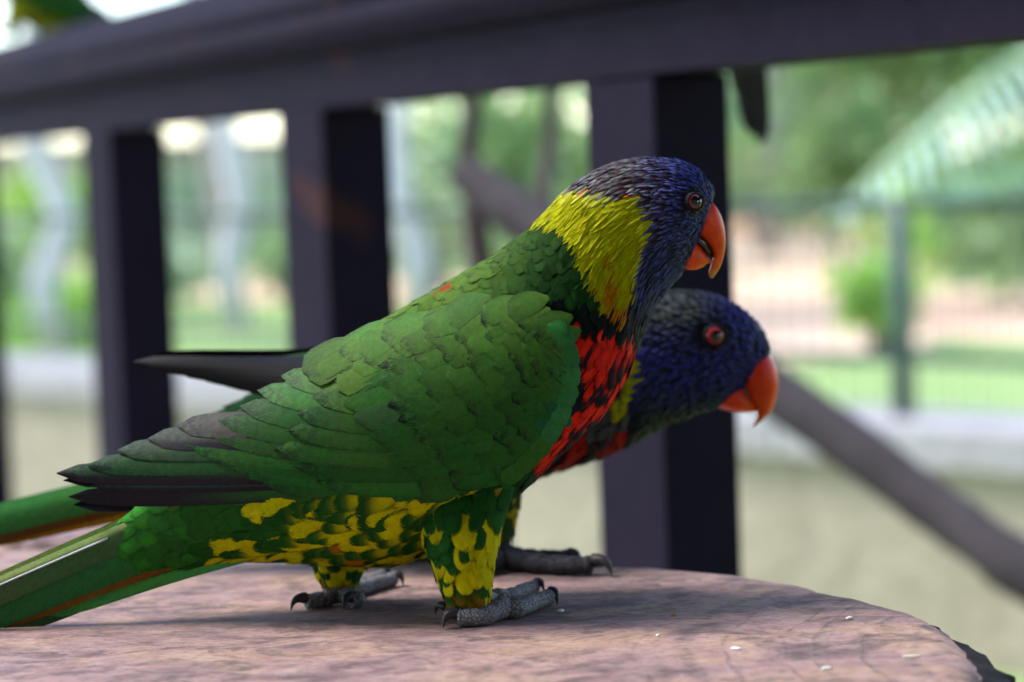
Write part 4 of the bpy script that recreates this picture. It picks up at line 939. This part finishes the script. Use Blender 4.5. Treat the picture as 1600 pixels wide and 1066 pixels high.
    tag(loft_feathers('collar_feathers', L, (8.6, 14.0), colfn, M_PLUME, bird, org, keep=lambda x, y, z: region(x, y) == 1, size=lambda u: (34, 3.6), lift=1.1, seed=6, jit=.5, prof=prof_point, expo=.26, camber=.3, wsp=1.2), kind='stuff')
    hs = lambda u: (np.interp(u, [10, 13, 15.5, 18], [36, 28, 17, 10]), np.interp(u, [10, 13, 15.5, 18], [4.6, 4.0, 3.0, 2.3]))
    ec = (1083, 318)
    tag(loft_feathers('head_feathers', L, (9.5, 17.9), colfn, M_HEAD, bird, org, prof=prof_point, size=hs, lift=1.7, seed=8, jit=.4, camber=.8, expo=.4, wsp=1.45, ns=5,
                      keep=lambda x, y, z: (region(x, y) == 5) & (((x - ec[0]) / 15) ** 2 + ((y - ec[1]) / 17) ** 2 > 1)), kind='stuff')
    # wings
    Lw = Loft([(60, 722, 60, 770, 22), (200, 678, 200, 802, 52), (300, 636, 300, 822, 80), (400, 585, 405, 838, 112), (500, 535, 520, 846, 140), (600, 488, 622, 848, 160),
               (700, 438, 722, 840, 170), (790, 402, 832, 800, 166), (862, 405, 900, 745, 148), (915, 440, 945, 690, 118), (960, 470, 985, 650, 90)], Zb)
    dm = depth_map(Lw, 40, 1000, 380, 880)
    wing = wing_parts(bird, Lw, org, dm)
    mirror_wing(bird, wing, math.radians(-.5), -.0028)
    # tail
    g1, g2 = c3(120, 150, 58), c3(70, 118, 62)
    tail_feathers(bird, L, org, [
        ((420, 736), (-150, 980), 30, -16, -26, c3(92, 128, 76), c3(150, 170, 84), True, -.004),
        ((440, 786), (-110, 996), 30, -22, -18, c3(54, 124, 58), c3(66, 124, 62), False, -.010),
        ((470, 802), (-20, 976), 24, -26, -10, c3(150, 96, 18), c3(52, 130, 58), False, -.018),
        ((510, 828), (70, 960), 19, -24, -2, c3(84, 182, 88), c3(74, 170, 78), False, -.02),
        ((420, 742), (-140, 984), 24, 20, 12, g2, g1, False, -.008), ((440, 806), (-90, 1004), 28, 14, 8, g2, g2, False, -.012), ((480, 812), (0, 985), 24, 8, 2, g2, g2, False, -.02)])
    # thighs and feet
    def thigh(st, seed):
        Lt = Loft(st, Zb); p, f = Lt.mesh(30, 32)
        mk_o = mk('thigh', Lt.world(p), f, M_BODY, bird, np.tile(c3(170, 150, 10), (p.shape[0] * p.shape[1], 1)), org=org)
        def cf(x, y, z, tt, ss, g):
            n = len(x); c = np.zeros((n, 3)); ph = g.random(n); yel = c3(226, 216, 8) * 1.15; grn = c3(38, 102, 34)
            c[:] = grn; b = np.where(((ph > .6) | (y < 800))[:, None], grn, yel); e = c.copy(); k = ph < .6; c[k] = yel; e[k] = yel; k = (x > 728) & (y > 800) & (y < 885) & (ph < .85); c[k] = yel; e[k] = yel; b[k] = yel; k = (y < 795); c[k] = grn; b[k] = grn; e[k] = grn
            k = y > 912; c[k] = c3(150, 112, 14); e[k] = c3(120, 90, 14)
            return simple_cols(jitter(c, g, .12), e, b, .1, tt, ss)
        o = loft_feathers('thigh_feathers', Lt, (1.3, Lt.n - 1.05), cf, M_PLUME, bird, org, size=lambda u: (40 + 12 * u / 5, 13 + 3 * u / 5), lift=5, jit=.45, nt=8, ns=5, seed=seed)
        tag(o, kind='stuff')
    thigh([(716, 950, 757, 950, 22, -96), (704, 934, 763, 938, 30, -94), (692, 902, 766, 902, 40, -90), (676, 862, 774, 852, 52, -86), (662, 820, 786, 802, 58, -76), (650, 775, 800, 768, 52, -62), (650, 740, 810, 730, 40, -50)], 11)
    thigh([(500, 928, 544, 928, 18, 100), (490, 908, 556, 908, 28, 96), (482, 880, 572, 882, 38, 90), (478, 850, 600, 850, 48, 80), (480, 820, 620, 820, 55, 70)], 12)
    S = L.S
    foot(bird, [([(778, 962), (805, 966), (836, 954), (862, 945)], (871, 948), 1.0), ([(772, 950), (798, 942), (822, 932), (838, 927)], (850, 930), .85),
                ([(790, 966), (760, 976), (735, 979), (714, 980)], (693, 984), 1.05), ([(765, 956), (740, 962), (712, 965), (698, 965)], (681, 964), .8)],
         (768, 962), org, S, M_TOE, W(736, 925, Zb - .018), rr=13.5)
    foot(bird, [([(535, 938), (565, 930), (592, 922), (618, 916)], (630, 918), .95), ([(535, 944), (552, 948), (560, 950), (548, 952)], (538, 956), 1.0),
                ([(530, 944), (510, 948), (492, 951), (478, 953)], (455, 957), 1.0), ([(540, 934), (565, 922), (585, 914), (600, 908)], (610, 908), .8)],
         (532, 942), org, S, M_TOE, W(524, 915, Zb + .018))
    # beak and eyes
    beak(bird, [(1098, 306, 1088, 362, 24, 22), (1112, 312, 1096, 368, 26, 26), (1124, 325, 1106, 376, 24, 30), (1133, 345, 1114, 386, 21, 34), (1137, 368, 1118, 397, 16, 37),
                (1136, 392, 1115, 410, 12, 39), (1129, 416, 1111, 424, 7, 40), (1117, 434, 1113, 433, 1.5, 40)],
         [(1080, 370, 1067, 410, 20, 20), (1088, 376, 1073, 420, 21, 24), (1098, 386, 1088, 421, 18, 29), (1106, 397, 1100, 417, 13, 33), (1112, 404, 1108, 411, 8, 36), (1116, 407, 1114, 409, 2, 37)],
         Zb, org, c3(240, 50, 8), c3(250, 112, 8), c3(236, 190, 100))
    inner_mouth(bird, [(1092, 362, 1084, 378, 14, 24), (1104, 372, 1098, 388, 14, 29), (1113, 384, 1108, 398, 10, 33), (1119, 396, 1116, 402, 3, 36)], Zb, org); nostril(bird, L, 1108, 316, -4, org, .35)
    eye(bird, L, 1082, 318, 11.5, .42, org, pr=.72, depth=-50)
    eyes = eye(bird, L, 1092, 318, 12.5, .3, org, pr=.55, depth=-48)          # far side eye: mirrored below
    for o in [eyes] + list(eyes.children):
        me = o.data; me.flip_normals()
        for v in me.vertices: v.co.y = -v.co.y + .012
    return bird

def bird_two():
    Zb = .785
    st = [(262, 690, 290, 756, 22), (330, 652, 360, 768, 48), (430, 606, 450, 778, 82), (540, 562, 550, 784, 112), (660, 528, 660, 780, 132), (770, 500, 775, 762, 138),
          (860, 484, 870, 732, 128), (930, 472, 945, 708, 112), (985, 466, 998, 684, 98), (1030, 462, 1034, 664, 88), (1074, 458, 1065, 652, 80), (1114, 464, 1094, 641, 72),
          (1150, 481, 1124, 630, 60), (1180, 507, 1150, 612, 44), (1196, 535, 1172, 590, 26), (1203, 558, 1190, 575, 10)]
    L = Loft(st, Zb); root = np.array(P(800, 880)); root[1] = W(800, 700, Zb)[1]; root[2] = 0
    bird = empty('lorikeet', root); org = root
    tag(bird, 'lorikeet with lowered dark blue head, partly hidden behind the sharp lorikeet', 'bird', 'lorikeets')
    def base_col(x, y, g):
        n = len(x); gb = np.tile(GREENS['dark'], (n, 1)); c = gb.copy(); b = gb * .8; e = gb.copy(); fr = np.full(n, .3)
        edge = 985 + (y - 560) * -.12
        k = (y > 600) & (x > 760) & (x < 1000); c[k] = c3(205, 20, 14); b[k] = c3(190, 16, 12); e[k] = c3(160, 14, 12); fr[k] = .8
        k2 = k & ((np.sin((x * .9 + y * .35) / 9) > .3)); c[k2] = NAVY; e[k2] = NAVY
        k = (x > 925) & (x < 985) & (y > 592) & (y < 672); c[k] = c3(92, 84, 92); b[k] = c3(70, 60, 70); e[k] = c[k]
        k = (y > 690) & (x < 860) & (x > 420); ph = g.random(n); c[k] = c3(40, 80, 34); k2 = k & (ph < .4); c[k2] = c3(200, 170, 10)
        k = (x > 962) & (x < edge + 12) & (y < 640); c[k] = c3(190, 186, 16); b[k] = c[k]; e[k] = c[k]
        k = x > edge + 12; ft = np.clip((x - 1090) / 70, 0, 1)[:, None]; dn = np.clip((y - 500) / 60, 0, 1)[:, None]; lo = np.clip((y - 585) / 60, 0, 1)[:, None]
        hc = (c3(92, 98, 84) * (1 - ft) + c3(66, 66, 190) * ft) * (1 - dn) + c3(62, 66, 180) * dn; hc = hc * (1 - lo) + c3(24, 20, 38) * lo
        c[k] = hc[k]; b[k] = NAVY * .7; e[k] = NAVY; fr[k] = 0
        k = (((x - 1110) / 28) ** 2 + ((y - 525) / 26) ** 2 < 1); c[k] = c3(40, 34, 54); b[k] = c[k]; e[k] = c[k]
        return c, b, e, fr
    def colfn(x, y, z, tt, ss, g):
        c, b, e, fr = base_col(x, y, g); return simple_cols(jitter(c, g, .14), e, b, fr, tt, ss)
    p, f = L.mesh(90, 56); q = p.reshape(-1, 3); bc = base_col(q[:, 0], q[:, 1], np.random.default_rng(0))[1]
    mk('body', L.world(p), f, M_BODY, bird, bc, org=org)
    o = loft_feathers('body_feathers', L, (.12, 8.4), colfn, M_PLUME, bird, org, size=lambda u: (np.interp(u, [0, 4, 8.4], [60, 50, 34]), np.interp(u, [0, 4, 8.4], [20, 20, 12])), lift=6, seed=25); tag(o, kind='stuff')
    o = loft_feathers('head_feathers', L, (8.3, 14.9), colfn, M_HEAD, bird, org, prof=prof_point, lift=4, seed=28, camber=1.3,
                      size=lambda u: (np.interp(u, [8, 12, 15], [30, 20, 10]), np.interp(u, [8, 12, 15], [7, 5.2, 3.6])),
                      keep=lambda x, y, z: ((x - 1110) / 17) ** 2 + ((y - 525) / 17) ** 2 > 1); tag(o, kind='stuff')
    # wing: a shell and long dark flight feathers lifted off the back, coverts in front
    Lw = Loft([(190, 545, 190, 600, 40), (300, 530, 300, 640, 70), (420, 540, 430, 690, 104), (540, 530, 550, 730, 132), (680, 510, 690, 740, 150), (800, 500, 810, 720, 152), (900, 500, 915, 690, 125)], Zb)
    dm = depth_map(Lw, 150, 950, 450, 800)
    A = poly([(880, 530), (700, 520), (420, 560)], np.linspace(0, 1, 14))[:, None]; B = poly([(880, 660), (700, 720), (480, 690)], np.linspace(0, 1, 14))[:, None]
    qv = np.linspace(0, 1, 10)[None, :, None]; xy = A * (1 - qv) + B * qv
    wing = mk('wing', Lw.world(np.concatenate([xy, (dm(xy[..., 0], xy[..., 1]) + 4)[..., None]], -1)), grid_faces(14, 10), M_BODY, bird, np.tile(GREENS['dark'], (140, 1)), org=org)
    g = np.random.default_rng(9); blk = c3(24, 18, 20)
    for i in range(6):
        rootp = (620, 562 + i * 14); tip = (218 + i * 32, 565 + i * 6); pt, tt, ss = blade(rootp, tip, 13, dm, 8 - i, 3, 0.015, pl_flight, nt=12)
        mk('feather', Lw.world(pt), grid_faces(12, 5), M_FLIGHT, wing, simple_cols(np.array([blk * (1 + .1 * i)]), None, None, .8, tt[None], ss[None]), np.stack([ss * .5 + .5, tt], -1), org=org)
    for k in range(8):
        for j in range(6):
            tip = np.array([860 - k * 50 - 12 * math.sin(j / 5 * math.pi), 544 + max(0, k - 2) * 13 + j * 24 + (k % 2) * 10]) + g.normal(0, 4, 2)
            pt, tt, ss = blade(tip + [60 + k * 5, -18], tip, 22, dm, 9, 7, g.normal(0, .02), prof_round, nt=7)
            mk('feather', Lw.world(pt), grid_faces(7, 5), M_WING, wing, simple_cols(jitter(np.array([GREENS['low']]), g, .12), None, None, .7, tt[None], ss[None]), np.stack([ss * .5 + .5, tt], -1), org=org)
    mirror_wing(bird, wing)
    tail_feathers(bird, L, org, [((420, 716), (-190, 862), 24, -40, -20, c3(70, 150, 70), c3(80, 170, 84), False, -.01),
                                 ((440, 726), (-150, 866), 24, -34, -14, c3(120, 84, 26), c3(80, 150, 74), False, -.012), ((440, 748), (-60, 846), 24, -28, -10, c3(196, 140, 20), c3(150, 100, 24), False, -.015),
                                 ((420, 716), (-190, 862), 24, 24, 12, c3(70, 150, 70), c3(80, 170, 84), False, -.01), ((440, 730), (-60, 840), 24, 16, 8, c3(150, 100, 26), c3(120, 84, 26), False, -.012)])
    def thigh(st, seed):
        Lt = Loft(st, Zb); p, f = Lt.mesh(20, 24); mk('thigh', Lt.world(p), f, M_BODY, bird, np.tile(c3(150, 130, 12), (20 * 24, 1)), org=org)
        cf = lambda x, y, z, tt, ss, g: simple_cols(jitter(np.where((g.random(len(x)) < .6)[:, None], c3(196, 168, 12), c3(44, 80, 30)), g, .1), None, None, .2, tt, ss)
        tag(loft_feathers('thigh_feathers', Lt, (.4, Lt.n - 1.1), cf, M_PLUME, bird, org, size=lambda u: (32, 12), lift=5, seed=seed), kind='stuff')
    thigh([(742, 862, 788, 862, 20, -80), (735, 840, 796, 838, 28, -78), (722, 800, 806, 795, 42, -74), (700, 740, 815, 735, 55, -66)], 31)
    thigh([(640, 850, 690, 850, 20, 60), (630, 800, 710, 795, 40, 66), (620, 740, 730, 735, 50, 60)], 32)
    S = L.S
    foot(bird, [([(790, 892), (840, 896), (890, 899), (928, 899)], (956, 903), 1.0), ([(790, 887), (830, 886), (860, 886), (890, 886)], (905, 890), .9),
                ([(780, 894), (755, 900), (735, 902), (720, 903)], (704, 906), 1.0), ([(780, 888), (755, 888), (740, 888), (728, 888)], (714, 890), .9)], (790, 890), org, S, M_TOE_DARK, W(768, 850, Zb - .016), rr=15)
    foot(bird, [([(660, 878), (690, 874), (720, 872), (745, 872)], (756, 874), 1.0), ([(655, 878), (635, 878), (620, 878), (605, 879)], (592, 881), .9)], (660, 876), org, S, M_TOE_DARK, W(664, 850, Zb + .014))
    beak(bird, [(1184, 540, 1146, 580, 32, 0), (1198, 550, 1152, 592, 33, 0), (1210, 568, 1160, 606, 31, 0), (1216, 592, 1170, 622, 26, 0), (1214, 616, 1180, 636, 19, 0), (1206, 640, 1183, 648, 11, 0), (1192, 656, 1180, 658, 6, 0), (1177, 668, 1175, 667, 1.5, 0)],
         [(1136, 580, 1104, 626, 28, 0), (1148, 590, 1122, 637, 28, 0), (1160, 606, 1146, 644, 24, 0), (1172, 622, 1166, 645, 17, 0), (1180, 634, 1177, 644, 9, 0), (1184, 640, 1183, 643, 2, 0)],
         Zb, org, c3(236, 36, 6), c3(250, 104, 4), c3(246, 160, 24))
    inner_mouth(bird, [(1146, 582, 1138, 592, 18, 0), (1162, 604, 1156, 612, 16, 0), (1176, 624, 1172, 632, 10, 0)], Zb, org); nostril(bird, L, 1187, 549, -30, org, .1)
    eye(bird, L, 1110, 525, 14, .12, org, pr=.5, depth=-75)
    far = eye(bird, L, 1110, 525, 14, -.12, org, pr=.5, depth=-75)
    for o in [far] + list(far.children):
        o.data.flip_normals()
        for v in o.data.vertices: v.co.y = -v.co.y
    return bird
b1 = bird_one(); b2 = bird_two()

def copy_tree(o, parent=None):
    c = o.copy(); COL.objects.link(c); c.parent = parent
    for ch in list(o.children): copy_tree(ch, c)
    return c
b3 = copy_tree(b1); b3['label'] = 'lorikeet perched on the handrail with only its dark tail tip hanging below it'; 
p = P3 - dv * .010
b3.location = (p[0], p[1], RB + .098); b3.rotation_euler = (0, math.radians(-62), math.radians(-154))
b4 = copy_tree(b1); b4['label'] = 'blurred lorikeet on top of the handrail with dark green body and yellow flank'
p = P3 - dv * 1.24
b4.location = (p[0], p[1], RB + .095); b4.rotation_euler = (0, math.radians(-24), math.radians(-172))

M_DULL = simple('dull_tail_underside', (.035, .027, .024), .7, .2, var=.3, vscale=200)
for ch in b3.children:
    if ch.name.startswith('tail_feather'):
        ch.material_slots[0].link = 'OBJECT'; ch.material_slots[0].material = M_DULL
